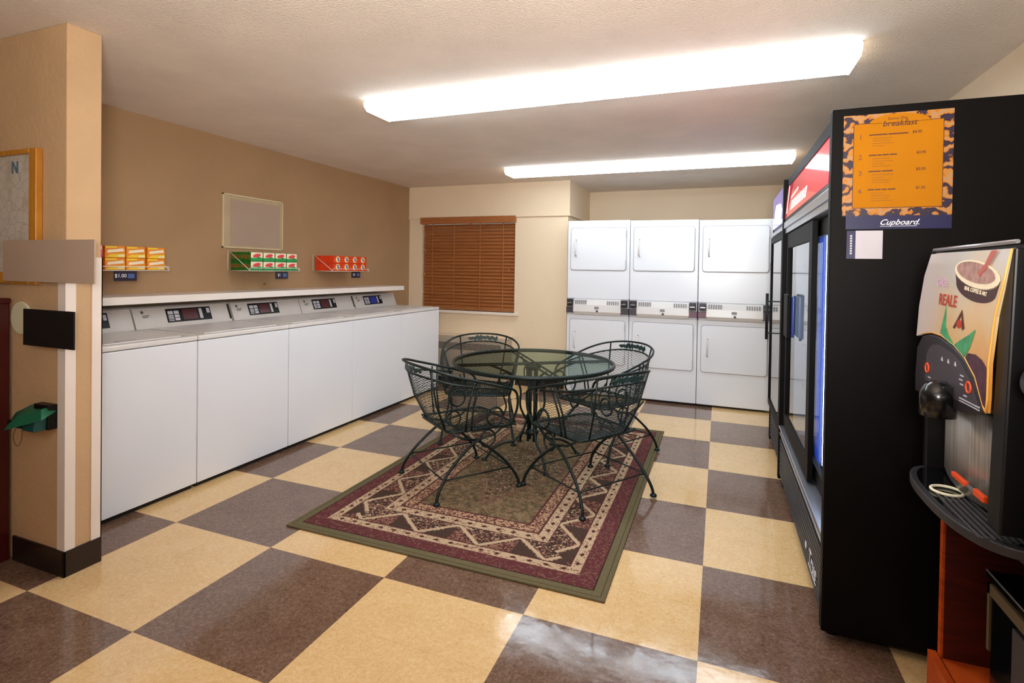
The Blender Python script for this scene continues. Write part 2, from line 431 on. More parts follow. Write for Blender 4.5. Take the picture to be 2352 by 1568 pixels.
    def text(s, body, size, mtx, thick=.0004, bold=0, shear=0):
        cu = bpy.data.curves.new('t', 'FONT'); cu.body = body; cu.size = size; cu.extrude = thick; cu.offset = bold; cu.shear = shear
        cu.align_x = 'CENTER'; cu.align_y = 'CENTER'; cu.resolution_u = 3
        o = bpy.data.objects.new('t', cu); C.objects.link(o)
        dg = bpy.context.evaluated_depsgraph_get(); dg.update()
        me = bpy.data.meshes.new_from_object(o.evaluated_get(dg))
        tmp = bmesh.new(); tmp.from_mesh(me); s.add(tmp, mtx)
        bpy.data.objects.remove(o); bpy.data.curves.remove(cu); bpy.data.meshes.remove(me)
        return s
    def build(s, name, mats, parent=None, base=(0, 0, 0), recalc=True):
        if recalc: bmesh.ops.recalc_face_normals(s.bm, faces=s.bm.faces[:])
        bmesh.ops.translate(s.bm, verts=s.bm.verts[:], vec=-Vector(base))
        me = bpy.data.meshes.new(name); s.bm.to_mesh(me); s.bm.free()
        for m in (mats if isinstance(mats, (list, tuple)) else [mats]): me.materials.append(M[m] if isinstance(m, str) else m)
        o = bpy.data.objects.new(name, me); C.objects.link(o)
        if parent: o.parent = parent
        else: o.location = base
        return o
def tag(o, label, cat, group=None, kind=None):
    o['label'] = label; o['category'] = cat
    if group: o['group'] = group
    if kind: o['kind'] = kind
    return o
def thing(name, label, cat, loc=(0, 0, 0), rz=0, group=None):
    o = bpy.data.objects.new(name, None); C.objects.link(o); o.location = loc; o.rotation_euler = (0, 0, rz)
    o.empty_display_size = .1
    return tag(o, label, cat, group)
def struct(name, mb, mats, parent=None):
    o = mb.build(name, mats, parent)
    if not parent: o['kind'] = 'structure'
    return o
def dup(root, loc, rz=0, label=None, group=None):
    r = root.copy(); C.objects.link(r); r.location = loc; r.rotation_euler = (0, 0, rz)
    if label: r['label'] = label
    if group: r['group'] = group
    for ch in list(root.children):
        c = ch.copy(); C.objects.link(c); c.parent = r
        for g in list(ch.children):
            d = g.copy(); C.objects.link(d); d.parent = c
    return r
def cat(pts, n=6, closed=False):
    P = [Vector(p) for p in pts]; out = []; N_ = len(P)
    rng = range(N_ if closed else N_ - 1)
    for i in rng:
        g = (lambda k: P[k % N_]) if closed else (lambda k: P[max(0, min(N_ - 1, k))])
        p0, p1, p2, p3 = g(i - 1), g(i), g(i + 1), g(i + 2)
        for k in range(n):
            t = k / n
            out.append(.5 * ((2 * p1) + (p2 - p0) * t + (2 * p0 - 5 * p1 + 4 * p2 - p3) * t * t + (3 * p1 - p0 - 3 * p2 + p3) * t ** 3))
    if not closed: out.append(P[-1])
    return out
def rrect(u0, u1, v0, v1, r, n=4):
    pts = []
    for cx, cy, a in [(u1 - r, v1 - r, 0), (u0 + r, v1 - r, PI / 2), (u0 + r, v0 + r, PI), (u1 - r, v0 + r, 1.5 * PI)]:
        for i in range(n + 1):
            t = a + PI / 2 * i / n; pts.append((cx + math.cos(t) * r, cy + math.sin(t) * r))
    return pts
# text frames: facing -Y, facing -X, facing +X
def TY(x, y, z): return Matrix.Translation((x, y, z)) @ Matrix(((1, 0, 0), (0, 0, -1), (0, 1, 0))).to_4x4()
def TXm(x, y, z): return Matrix.Translation((x, y, z)) @ Matrix(((0, 0, -1), (-1, 0, 0), (0, 1, 0))).to_4x4()
def TXp(x, y, z): return Matrix.Translation((x, y, z)) @ Matrix(((0, 0, 1), (1, 0, 0), (0, 1, 0))).to_4x4()

# ------------------------------------------------------------ the room
H = 2.24
XL, XR, YW, YA, YP0, YP1, XP = -3.49, 1.148, 5.53, 6.45, 1.345, 1.475, -2.455
struct('floor', MB().box(-5.1, 1.25, -2.6, 6.55, -.1, 0), 'floor')
struct('ceiling', MB().box(-5.1, 1.25, -2.6, 6.55, H, H + .1), 'ceil')
struct('wall_left', MB().box(XL - .1, XL, YP1, YW + .1, 0, H), 'taupe')
struct('wall_partition', MB().box(-5.0, XP, YP0, YP1, 0, H, .004), 'tan')
struct('wall_west', MB().box(-5.1, -5.0, -2.6, YP1, 0, H), 'tan')
struct('wall_south', MB().box(-5.1, 1.25, -2.6, -2.5, 0, H), 'tan')
struct('wall_right', MB().box(XR, XR + .1, -2.5, YA + .1, 0, H), 'cream')
WX0, WX1, WZ0, WZ1 = -3.315, -2.125, .795, 1.865
b = MB()
b.box(XL, WX0, YW, YW + .12, 0, 1.87); b.box(WX1, -1.52, YW, YW + .12, 0, 1.87)
b.box(WX0, WX1, YW, YW + .12, 0, WZ0); b.box(WX0, WX1, YW, YW + .12, WZ1, 1.87)
b.box(-1.64, -1.52, YW + .12, YA, 0, 1.87)
struct('wall_back', b, 'cream')
b = MB(); b.box(XL, -1.5, YW - .015, YW + .12, 1.87, H); b.box(-1.64, -1.5, YW + .12, YA, 1.87, H)
struct('wall_soffit', b, 'cream')
struct('wall_alcove', MB().box(-1.64, XR, YA, YA + .1, 0, H), 'cream')
# thin shadow-line moulding under the soffit
struct('trim_1', MB().box(XL, -1.49, YW - .024, YW - .001, 1.862, 1.878, .002).box(-1.52, -1.49, YW, YA, 1.862, 1.878), 'cream')
# corner guards of the partition end
gz0, gz1 = .105, 1.3
b = MB(); b.box(XP - .045, XP, YP0 - .004, YP0, gz0, gz1); b.box(XP, XP + .004, YP0 - .004, YP0 + .034, gz0, gz1)
struct('trim_2', b, 'white_trim')
b = MB(); b.box(XP, XP + .004, YP1 - .036, YP1 + .004, gz0, gz1); b.box(XP - .03, XP + .004, YP1, YP1 + .004, gz0, gz1)
struct('trim_3', b, 'white_trim')
b = MB(); b.box(-2.80, XP + .009, YP0 - .009, YP0, 0, .105, .002); b.box(XP, XP + .009, YP0 - .009, YP1 + .003, 0, .105, .002)
b.box(-5, -3.43, YP0 - .009, YP0, 0, .105)
struct('baseboard_partition', b, 'base')
struct('baseboard_back', MB().box(-2.1, -1.54, YW - .01, YW, 0, .1, .002), 'base')
# window
wn = MB(); t = .03
wn.box(WX0, WX0 + t, YW + .06, YW + .1, WZ0, WZ1).box(WX1 - t, WX1, YW + .06, YW + .1, WZ0, WZ1).box(WX0, WX1, YW + .06, YW + .1, WZ0, WZ0 + t).box(WX0, WX1, YW + .06, YW + .1, WZ1 - t, WZ1)
wn.box(-2.735, -2.705, YW + .06, YW + .1, WZ0, WZ1)
wo = struct('window_1', wn, 'white_trim')
MB().box(WX0 + t, WX1 - t, YW + .078, YW + .082, WZ0 + t, WZ1 - t).build('pane', 'pane', wo)
MB().box(WX0 - .06, WX1 + .055, YW - .04, YW + .06, WZ0 - .03, WZ0, .004).build('sill', 'white_trim', wo)

# ------------------------------------------------------------ ceiling lights
def ceiling_light(x0, x1, y0, label, tube='tube'):
    w = .285; cx = (x0 + x1) / 2; base = (cx, y0 + w / 2, H)
    t = thing('ceiling_light', label, 'light', base, 0, 'fluorescent ceiling lights')
    MB().box(x0, x1, y0 + .01, y0 + w - .01, H - .014, H).build('housing', 'white_trim', t, base)
    prof = [(y0, H - .014), (y0 + .004, H - .036), (y0 + .03, H - .056), (y0 + w - .03, H - .056), (y0 + w - .004, H - .036), (y0 + w, H - .014)]
    MB().prism(prof, 'x', x0 + .008, x1 - .008).build('diffuser', tube, t, base)
    for xx in (x0, x1 - .008):
        MB().prism([(y0 - .002, H - .012), (y0 + .002, H - .038), (y0 + .03, H - .059), (y0 + w - .03, H - .059), (y0 + w - .002, H - .038), (y0 + w + .002, H - .012)], 'x', xx, xx + .008).build('end_cap', 'sign_cap', t, base)
ceiling_light(-1.93, -.712, 2.553, 'left half of the long lit fluorescent fixture nearest the camera')
ceiling_light(-.705, .53, 2.553, 'right half of the long lit fluorescent fixture nearest the camera')
ceiling_light(-1.92, -.69, 4.68, 'left half of the lit fluorescent fixture near the dryers', 'tube_far')
ceiling_light(-.683, .54, 4.68, 'right half of the lit fluorescent fixture near the dryers', 'tube_far')
ceiling_light(-1.93, -.705, -1.1, 'fluorescent fixture behind the viewpoint, left one', 'tube_back')  # both rear fixtures are added out of view to raise the light level
ceiling_light(-.7, .52, -1.1, 'fluorescent fixture behind the viewpoint, right one', 'tube_back')

# ------------------------------------------------------------ rug
RX, RY = -1.172, 3.2
b = MB(); b.box(-RW, RW, -RL, RL, 0, .009, .003)
rug = b.build('area_rug', 'rug'); rug.location = (RX, RY, 0)
tag(rug, 'patterned burgundy and olive area rug under the round table', 'rug')
RUGZ = .009

# ------------------------------------------------------------ washers
washer_labels = ['white washer nearest the partition, mostly hidden by it', 'second white washer from the partition, with wide maroon display', 'third white washer from the partition, in the middle of the row',
                 'fourth white washer from the partition, with small maroon display', 'last white washer, nearest the window, with blue display']
WY = [1.482, 2.17, 2.86, 3.55, 4.26, 4.97]
DISP = [(1.75, 2.03), (2.38, 2.70), (3.02, 3.31), (3.70, 4.00), (4.42, 4.72)]
XF = -2.76
for i in range(5):
    y0, y1 = WY[i] + .003, WY[i + 1] - .003; base = ((XL + XF) / 2, (y0 + y1) / 2, 0)
    t = thing('washing_machine', washer_labels[i], 'washing machine', base, 0, 'white top-load washers along the left wall')
    MB().box(-3.46, XF, y0, y1, .03, .842, .004).build('cabinet', 'enamel', t, base)
    MB().box(-3.44, XF + .03 - .06, y0 + .01, y1 - .01, 0, .03).build('toe_base', 'seam', t, base)
    MB().box(-3.46, XF + .002, y0, y1, .8455, .873, .007).build('top', 'enamel_d', t, base)
    lid = MB().box(-3.27, XF - .04, y0 + .07, y1 - .07, .8735, .879, .0025).build('lid', 'enamel_d', t, base)
    MB().box(-2.86, -2.815, (y0 + y1) / 2 - .05, (y0 + y1) / 2 + .05, .8795, .8815, .0008).build('lid_grip', 'lgrey', lid, base)
    # console: leaning back
    prof = [(-3.475, .874), (-3.285, .874), (-3.29, .888), (-3.335, 1.0), (-3.36, 1.008), (-3.475, 1.008)]
    co = MB().prism(prof, 'y', y0 + (.012 if i in (0, 2, 4) else .002), y1 - .002, .002).build('console', 'console', t, base)
    # display plate lying on the sloped face
    n = Vector((.112, 0, .045)).normalized(); up = Vector((-.045, 0, .112)).normalized()
    mid = Vector((-3.3125, 0, .944))
    def onface(ya, yb, sa, sb, m=MB, th=.003, o=.0): 
        q = MB(); q.box(0, th, ya, yb, sa, sb, min(.0012, th / 3))
        mt = Matrix.Translation(mid + n * o) @ Matrix(((n.x, 0, up.x), (0, 1, 0), (n.z, 0, up.z))).to_4x4()
        bmesh.ops.transform(q.bm, matrix=mt, verts=q.bm.verts[:]); return q
    d0, d1 = DISP[i]; L = d1 - d0
    col = 'disp_blue' if i == 4 else 'disp_red'
    dp = onface(d0, d1, -.046, .046).build('display_panel', 'black', t, base)
    kp = onface(d0 + .01, d0 + .045, -.038, -.005, o=.003, th=.002)
    for (a, bb) in [(.01, .045), (.052, .085)]:
        for (c, e) in [(-.036, -.019), (-.015, .002), (.007, .03)]:
            q = onface(d0 + a, d0 + bb, c, e, o=.003, th=.002); kp.add(q.bm)
    kp.build('keypad', 'key', dp, base)
    onface(d0 + L * .72, d0 + L * .79, -.035, .035, o=.003, th=.002).build('side_key', 'key', dp, base)
    onface(d0 + L * .9, d0 + L * .97, -.0, .035, o=.003, th=.002).build('start_key', 'key', dp, base)
    sc = onface(d0 + L * .34, d0 + L * .68, -.036, .036, o=.003, th=.0015)
    sc.build('screen', col, dp, base)
    lg = onface(y0 + .05, y0 + .066, .025, .042, o=.0002, th=.001)
    q = onface(y0 + .055, y0 + .10, .008, .013, o=.0002, th=.001); lg.add(q.bm)
    q = onface(y0 + .055, y0 + .09, -.002, .003, o=.0002, th=.001); lg.add(q.bm)
    lg.build('maker_mark', 'darkgrey', t, base)
    if i in (1, 3):
        onface(y1 - .016, y1 - .001, -.056, .056, o=.0005, th=.002).build('gap_strip', 'seam', t, base)
# shelf above the washer consoles
sh = MB().box(XL + .001, -3.17, YP1 + .02, 4.93, 1.04, 1.085, .003).build('wall_shelf', 'shelf', None, (-3.33, 3.2, 1.04))
tag(sh, 'long white ledge shelf running above the washer consoles', 'shelf')

# ------------------------------------------------------------ racks and soap cartons on the left wall
def rack(y0, y1, tagy, tagtxt, label):
    base = (-3.38, (y0 + y1) / 2, 1.235); xf = -3.262; z = 1.237
    t = thing('wire_rack', label, 'rack', base, 0, 'small wire racks on the left wall')
    b = MB(); r = .0028
    b.tube([(XL + .004, y0, z), (xf, y0, z), (xf, y1, z), (XL + .004, y1, z)], r, 6)
    k = y0 + .04
    while k < y1: b.tube([(XL + .004, k, z), (xf, k, z)], r * .7, 5); k += .045
    b.tube([(xf, y0, z), (xf, y0, z + .022), (xf, y1, z + .022), (xf, y1, z)], r, 6)
    b.build('shelf_wires', 'wire', t, base)
    b = MB()
    for yy in (y0, y1): b.tube([(xf, yy, z + .004), (XL + .004, yy, z + .155)], r, 6); b.tube([(XL + .004, yy, z), (XL + .004, yy, z + .155)], r, 6)
    b.build('side_struts', 'wire', t, base)
    pt = MB().box(xf + .002, xf + .006, tagy - .065, tagy + .065, z - .062, z - .004, .001).build('price_tag', 'navy_dark', t, base)
    MB().text(tagtxt, .030, TXp(xf + .0066, tagy - .028, z - .032)).build('price_text', 'white', pt, base)
    MB().box(xf + .006, xf + .007, tagy + .012, tagy + .05, z - .046, z - .02).build('logo_patch', 'blue_patch', pt, base)
rack(1.80, 2.36, 2.09, '$1.00', 'white wire rack of orange and pink cartons beside the partition')
rack(2.985, 3.49, 3.29, '$1', 'white wire rack holding green cartons below the notice frame')
rack(3.895, 4.43, 4.22, '$1', 'white wire rack holding orange-red cartons, nearest the window')
ZR = 1.2402
def cartons(kind, ys, w, depths, group, labels, h=.069):
    """ys: near edges along the wall; rows 0 (bottom), 1 (top); front X at -3.27"""
    protos = {}
    for row in (0, 1):
        for ci, yy in enumerate(ys):
            for dk in range(depths if ci == 0 else 1):
                d = .1; xf = -3.268 - .002 - dk * (d + .002); base = (xf - d / 2, yy + w / 2, ZR + row * (h + .001))
                lab = labels(row, ci, dk)
                if protos:
                    o = dup(protos[0], base, 0, lab, group); continue
                t = thing('soap_carton', lab, 'box', base, 0, group); protos[0] = t
                x1 = xf; y0 = yy; y1 = yy + w; z0 = base[2]
                if kind == 'green':
                    q = MB().box(x1 - d, x1, y0, y1, z0, z0 + h, .002); q.mi = 1
                    q.box(x1 - d + .004, x1 - .004, y0 - .0006, y0, z0 + .02, z0 + .048)
                    q.build('carton', ['bx_gd', 'brown_band'], t, base)
                    f = MB().box(x1, x1 + .0006, y0 + .003, y1 - .003, z0 + .026, z0 + h - .002); f.mi = 1
                    f.box(x1, x1 + .0006, y0 + .003, y1 - .003, z0 + .002, z0 + .026); f.mi = 2
                    f.prism([(y0 + w * (.5 + .32 * math.cos(a) ) , z0 + .043 + .014 * math.sin(a) + .006 * math.cos(a)) for a in [2 * PI * k / 14 for k in range(14)]], 'x', x1 + .0006, x1 + .001)
                    f.mi = 1
                    f.prism([(y0 + w * (.68 + .2 * math.cos(a)), z0 + .022 + .012 * math.sin(a)) for a in [2 * PI * k / 12 for k in range(12)]], 'x', x1 + .0006, x1 + .0009)
                    f.build('front_label', ['bx_w', 'bx_g', 'bx_r'], t, base)
                elif kind == 'red':
                    MB().box(x1 - d, x1, y0, y1, z0, z0 + h, .002).build('carton', 'bx_o', t, base)
                    f = MB().prism([(y0 + w / 2 + .031 * math.cos(a), z0 + .036 + .029 * math.sin(a)) for a in [2 * PI * k / 18 for k in range(18)]], 'x', x1, x1 + .0005)
                    f.mi = 1; f.prism([(y0 + w / 2 + .026 * math.cos(a), z0 + .036 + .024 * math.sin(a)) for a in [2 * PI * k / 18 for k in range(18)]], 'x', x1 + .0005, x1 + .0007)
                    f.mi = 2; f.box(x1 + .0007, x1 + .0012, y0 + w / 2 - .014, y0 + w / 2 + .012, z0 + .044, z0 + .052)
                    f.box(x1 + .0007, x1 + .0012, y0 + w / 2 - .003, y0 + w / 2 + .006, z0 + .02, z0 + .05); f.box(x1 + .0007, x1 + .0012, y0 + w / 2 + .006, y0 + w / 2 + .018, z0 + .022, z0 + .036)
                    f.build('round_label', ['yel', 'bx_w', 'ink_b'], t, base)
                elif kind == 'orange':
                    MB().box(x1 - d, x1, y0, y1, z0, z0 + h, .002).build('carton', 'bx_y', t, base)
                    f = MB(); f.prism([(y0 + .004, z0 + .055), (y0 + w * .6, z0 + .058), (y0 + w * .55, z0 + h - .003), (y0 + .004, z0 + h - .003)], 'x', x1, x1 + .0005)
                    f.prism([(y0 + .004, z0 + .003), (y1 - .004, z0 + .003), (y1 - .004, z0 + .026), (y0 + .03, z0 + .020)], 'x', x1, x1 + .0005); f.mi = 1
                    f.prism([(y0 + .012, z0 + .028), (y1 - .008, z0 + .038), (y1 - .012, z0 + .056), (y0 + .014, z0 + .044)], 'x', x1 + .0005, x1 + .0009)
                    f.prism([(y0 + w * .62, z0 + .006), (y1 - .006, z0 + .008), (y1 - .006, z0 + .018), (y0 + w * .62, z0 + .016)], 'x', x1 + .0005, x1 + .0009)
                    f.build('front_label', ['yel', 'bx_w'], t, base)
                else:
                    MB().box(x1 - d, x1, y0, y1, z0, z0 + h, .002).build('carton', 'bx_p', t, base)
                    f = MB(); f.box(x1, x1 + .0005, y0 + .004, y1 - .004, z0 + .045, z0 + h - .003); f.prism([(y0 + .01, z0 + .012), (y1 - .012, z0 + .018), (y1 - .012, z0 + .032), (y0 + .01, z0 + .024)], 'x', x1, x1 + .0005)
                    f.build('front_label', ['bx_w'], t, base)
rn = ['bottom', 'top']
o3 = ['nearest the pink ones', 'in the middle column', 'at the window end']
cartons('pink', [1.862], .11, 1, 'pink cartons on the first rack', lambda r, c, d: 'pink carton beside the partition edge, %s row of the first rack' % rn[r])
cartons('orange', [1.985, 2.103, 2.226], .112, 1, 'orange and yellow cartons on the first rack', lambda r, c, d: 'orange and yellow carton %s, %s row' % (o3[c], rn[r]))
g4 = ['in the end column nearest the partition', 'second from the partition end', 'third from the partition end', 'last column toward the window']
cartons('green', [2.997 + .118 * k for k in range(4)], .115, 2, 'green cartons on the middle rack', lambda r, c, d: 'green carton %s, %s row%s' % (g4[c], rn[r], ', back one' if d else ''))
cartons('red', [3.915 + .122 * k for k in range(4)], .118, 2, 'orange-red cartons on the last rack', lambda r, c, d: 'orange-red carton %s, %s row%s' % (g4[c], rn[r], ', back one' if d else ''))

# notice frame on the left wall
base = (XL, 3.23, 1.41)
t = thing('notice_frame', 'clear framed notice on the taupe wall above the green cartons', 'notice', base)
y0, y1, z0, z1 = 2.932, 3.522, 1.41, 1.82
b = MB(); s_ = .008
b.box(XL, XL + .012, y0, y1, z0, z0 + s_).box(XL, XL + .012, y0, y1, z1 - s_, z1).box(XL, XL + .012, y0, y0 + s_, z0, z1).box(XL, XL + .012, y1 - s_, y1, z0, z1)
b.build('frame', 'frame_cream', t, base)
MB().box(XL + .0005, XL + .003, y0 + s_, y1 - s_, z0 + s_, z1 - s_).build('backing', 'sage', t, base)
MB().box(XL + .0035, XL + .005, y0 + .075, y1 - .03, z0 + .02, z1 - .035).build('blank_sheet', 'plaque', t, base)
hk = MB().tube([(XL + .001, 3.33, 1.125), (XL + .018, 3.33, 1.125), (XL + .022, 3.33, 1.14)], .003, 6).build('wall_hook', 'darkgrey', None, (XL, 3.33, 1.125))
tag(hk, 'tiny dark hook on the taupe wall below the green cartons', 'hook')

# ------------------------------------------------------------ dryers
DX = [-1.474, -.833, -.187, .455]
dl = ['white stacked dryer at the left, beside the window wall', 'white stacked dryer in the middle of the three', 'white stacked dryer at the right, beside the coolers']
DYF = 5.36
def dryer(i):
    x0, x1 = DX[i] + .002, DX[i + 1] - .002; base = ((x0 + x1) / 2, 5.72, 0); wd = x1 - x0; zt = 1.79 - i * .008
    t = thing('stacked_dryer', dl[i], 'dryer', base, 0, 'white stacked dryers on the back wall')
    MB().box(x0, x1, DYF, 6.1, .022, .825, .006).build('lower_cabinet', 'enamel', t, base)
    MB().box(x0, x1, DYF, 6.1, .99, zt, .006).build('upper_cabinet', 'enamel', t, base)
    MB().box(x0 + .004, x1 - .004, DYF + .01, 6.1, .825, .99).build('middle_section', 'enamel', t, base)
    MB().box(x0 + .03, x1 - .03, DYF + .05, 6.05, 0, .022).build('toe_base', 'seam', t, base)
    # control fascia
    MB().prism([(DYF + .01, .985), (DYF - .012, .98), (DYF - .03, .93), (DYF - .036, .86), (DYF - .015, .828), (DYF + .01, .828)], 'x', x0 + .075, x1 - .075, .002).build('control_fascia', 'enamel_d', t, base)
    b = MB()
    for k in range(6): b.box(x0 + .094 + k * .021, x0 + .107 + k * .021, DYF - .0305, DYF - .018, .934, .978)
    b.build('instruction_label', 'lgrey2', t, base)
    b = MB()
    for k in range(6): b.box(x1 - .215 + k * .021, x1 - .204 + k * .021, DYF - .0305, DYF - .018, .934, .974)
    b.build('instruction_label', 'lgrey2', t, base)
    xm = (x0 + x1) / 2 + .0
    MB().box(xm - .022, xm + .022, DYF - .039, DYF - .033, .892, .915, .001).build('status_display', 'midgrey', t, base)
    MB().lathe((xm + .006, DYF - .034, .868), [(.011, 0), (.011, -.01), (.008, -.014)], 'y', 14).build('start_button', 'darkgrey', t, base)
    for sx, sg in ((x0 + .001, 1), (x1 - .086, -1)):
        cb = MB().box(sx, sx + .085, DYF - .03, DYF + .01, .845, .905, .003).build('coin_box', ['coin_a', 'coin_a', 'coin_b'][i if sg > 0 else (i + 1) % 3], t, base)
        b = MB().box(sx + .012, sx + .075, DYF - .05, DYF + .01, .915, .985, .004)
        b.lathe((sx + .043, DYF - .05, .948), [(.024, 0), (.024, -.006), (.016, -.012)], 'y', 16)
        b.build('coin_slot', 'coin_c', t, base)
        MB().box(sx + .02, sx + .066, DYF - .0655, DYF - .062, .943, .953).build('coin_slot_plate', 'silver', t, base)
    for nm, z0, z1 in (('door', .335, .775), ('door', 1.285, 1.712)):
        u0, u1 = x0 + .036, x1 - .036
        MB().prism(rrect(u0 - .006, u1 + .006, z0 - .006, z1 + .006, .028), 'y', DYF - .002, DYF + .004).build('door_gasket', 'gasket', t, base)
        dr = MB().prism(rrect(u0, u1, z0, z1, .024), 'y', DYF - .009, DYF + .004, .004).build(nm, 'enamel', t, base)
        zm = (z0 + z1) / 2 + .01; hx = u0 + .052
        b = MB(); b.tube([(hx, DYF - .015, zm - .075), (hx, DYF - .036, zm - .07), (hx, DYF - .036, zm + .07), (hx, DYF - .015, zm + .075)], .0075, 8)
        b.build('door_handle', 'enamel_d', dr, base)
        b = MB()
        for dz in (-.082, .082): b.lathe((hx + .004, DYF - .0162, zm + dz), [(.006, 0), (.006, -.003)], 'y', 10)
        b.build('handle_screws', 'midgrey', dr, base)
        MB().box(u1 - .004, u1 + .004, DYF - .02, DYF - .004, z0 + .03, z0 + .10).box(u1 - .004, u1 + .004, DYF - .02, DYF - .004, z1 - .10, z1 - .03).build('hinge', 'lgrey', dr, base)
for i in range(3): dryer(i)

# ------------------------------------------------------------ window blind
base = (-2.72, YW, 1.86)
t = thing('venetian_blind', 'closed brown wooden venetian blind in the back window', 'blind', base)
MB().box(WX0 - .012, WX1 + .012, YW - .03, YW + .025, 1.80, 1.878, .003).build('valance', 'wood', t, base)
b = MB(); ns = 25
for k in range(ns):
    z = 1.795 - (k + .5) * (.975 / ns); q = bmesh.new()
    tmp = MB(); tmp.box(WX0 + .012, WX1 - .008, -.024, .024, -.0016, .0016, .0006)
    bmesh.ops.transform(tmp.bm, matrix=Matrix.Translation((0, YW + .03, z)) @ Matrix.Rotation(math.radians(54), 4, 'X'), verts=tmp.bm.verts[:])
    b.add(tmp.bm); q.free()
b.build('slats', 'wood', t, base)
MB().box(WX0 + .012, WX1 - .008, YW + .012, YW + .044, .8, .818, .002).build('bottom_rail', 'wood', t, base)
b = MB()
for fx in (.12, .36, .64, .88):
    xx = WX0 + (WX1 - WX0) * fx; b.box(xx - .006, xx + .006, YW + .0035, YW + .0045, .81, 1.8)
b.build('ladder_tapes', 'wood', t, base)
for xx, z in ((WX1 - .07, 1.28), (WX0 + .05, 1.50), (WX0 + .04, 1.22)):
    c_ = MB().tube([(xx, YW - .004, 1.8), (xx, YW - .004, z)], .0014, 5).build('pull_cord', 'wood', t, base)
    MB().lathe((xx, YW - .004, z - .03), [(.008, 0), (.007, .03), (.003, .036)], 'z', 10).build('tassel', 'oaktassel', c_, base)

# wall heating unit under the window
base = (-2.6, 5.44, 0)
t = thing('wall_heater', 'beige wall heating and cooling unit under the window', 'heater', base)
MB().box(-3.1, -2.14, 5.34, YW - .001, .05, .52, .012).build('housing', 'ptac', t, base)
MB().box(-3.06, -2.18, 5.4, YW - .001, 0, .05).build('base', 'seam', t, base)
b = MB()
for k in range(6): b.box(-3.05, -2.2, 5.337, 5.342, .44 - k * .013, .446 - k * .013)
b.build('grille', 'darkgrey', t, base)
MB().box(-3.09, -2.15, 5.335, 5.34, .10, .34, .002).build('front_panel', 'ptac', t, base)
MB().box(-3.11, -2.13, 5.345, YW - .001, .52, .533, .002).build('top_cover', 'cream', t, base)

# ------------------------------------------------------------ table
TX, TY_, TZ, TR = -1.165, 3.405, .66, .545
base = (TX, TY_, RUGZ)
t = thing('round_table', 'round green glass patio table standing on the rug', 'table', base)
MB().lathe((TX, TY_, TZ - .006), [(TR - .012, 0), (TR - .012, .007)], 'z', 72).build('glass_top', 'tglass', t, base)
b = MB(); b.lathe((TX, TY_, TZ - .022), [(TR - .014, 0), (TR - .002, 0), (TR + .004, .008), (TR + .003, .02), (TR - .004, .026), (TR - .013, .024), (TR - .014, 0)], 'z', 72, caps=False)
bmesh.ops.remove_doubles(b.bm, verts=b.bm.verts[:], dist=1e-6)
b.build('rim', 'iron', t, base)
b = MB()
for a in (35, 125):
    ca, sa = math.cos(math.radians(a)), math.sin(math.radians(a))
    for o in (-.022, .022):
        b.tube([(TX - ca * (TR - .02) - sa * o, TY_ - sa * (TR - .02) + ca * o, TZ - .016), (TX + ca * (TR - .02) - sa * o, TY_ + sa * (TR - .02) + ca * o, TZ - .016)], .0065, 8)
b.build('cross_bars', 'iron', t, base)
b = MB()
for k in range(4):
    a = PI / 4 + k * PI / 2; ca, sa = math.cos(a), math.sin(a)
    b.tube([(TX + ca * .03, TY_ + sa * .03, .12), (TX + ca * .03, TY_ + sa * .03, TZ - .02)], .0085, 8)
b.lathe((TX, TY_, .16), [(.03, 0), (.045, .01), (.045, .03), (.03, .04)], 'z', 20)
b.lathe((TX, TY_, TZ - .06), [(.03, 0), (.05, .01), (.06, .035)], 'z', 20)
b.build('pillar', 'iron', t, base)
for k in range(4):
    a = math.radians(35 + 90 * k); ca, sa = math.cos(a), math.sin(a)
    def rp(l): return [(TX + ca * r, TY_ + sa * r, z) for r, z in l]
    b = MB(); b.tube(cat(rp([(.30, TZ - .02), (.22, TZ - .05), (.13, TZ - .10), (.085, TZ - .19), (.085, TZ - .30), (.05, TZ - .38), (.03, TZ - .42)]), 6), .0075, 8)
    c_ = (TX + ca * .19, TY_ + sa * .19, TZ - .115); pts = [Vector(c_) + Vector((ca * math.cos(q) * .04, sa * math.cos(q) * .04, math.sin(q) * .04)) for q in [2 * PI * j / 16 for j in range(16)]]
    b.tube(pts, .005, 7, closed=True)
    b.build('scroll_brace', 'iron', t, base)
    lg = MB().tube(cat(rp([(.03, .30), (.06, .20), (.12, .13), (.2, .115), (.27, .08), (.31, .03), (.325, .016)]), 6), .0085, 8).build('leg', 'iron', t, base)
    MB().lathe((TX + ca * .326, TY_ + sa * .326, RUGZ + .0005), [(.018, 0), (.02, .004), (.014, .012)], 'z', 14).build('foot_pad', 'iron', lg, base)

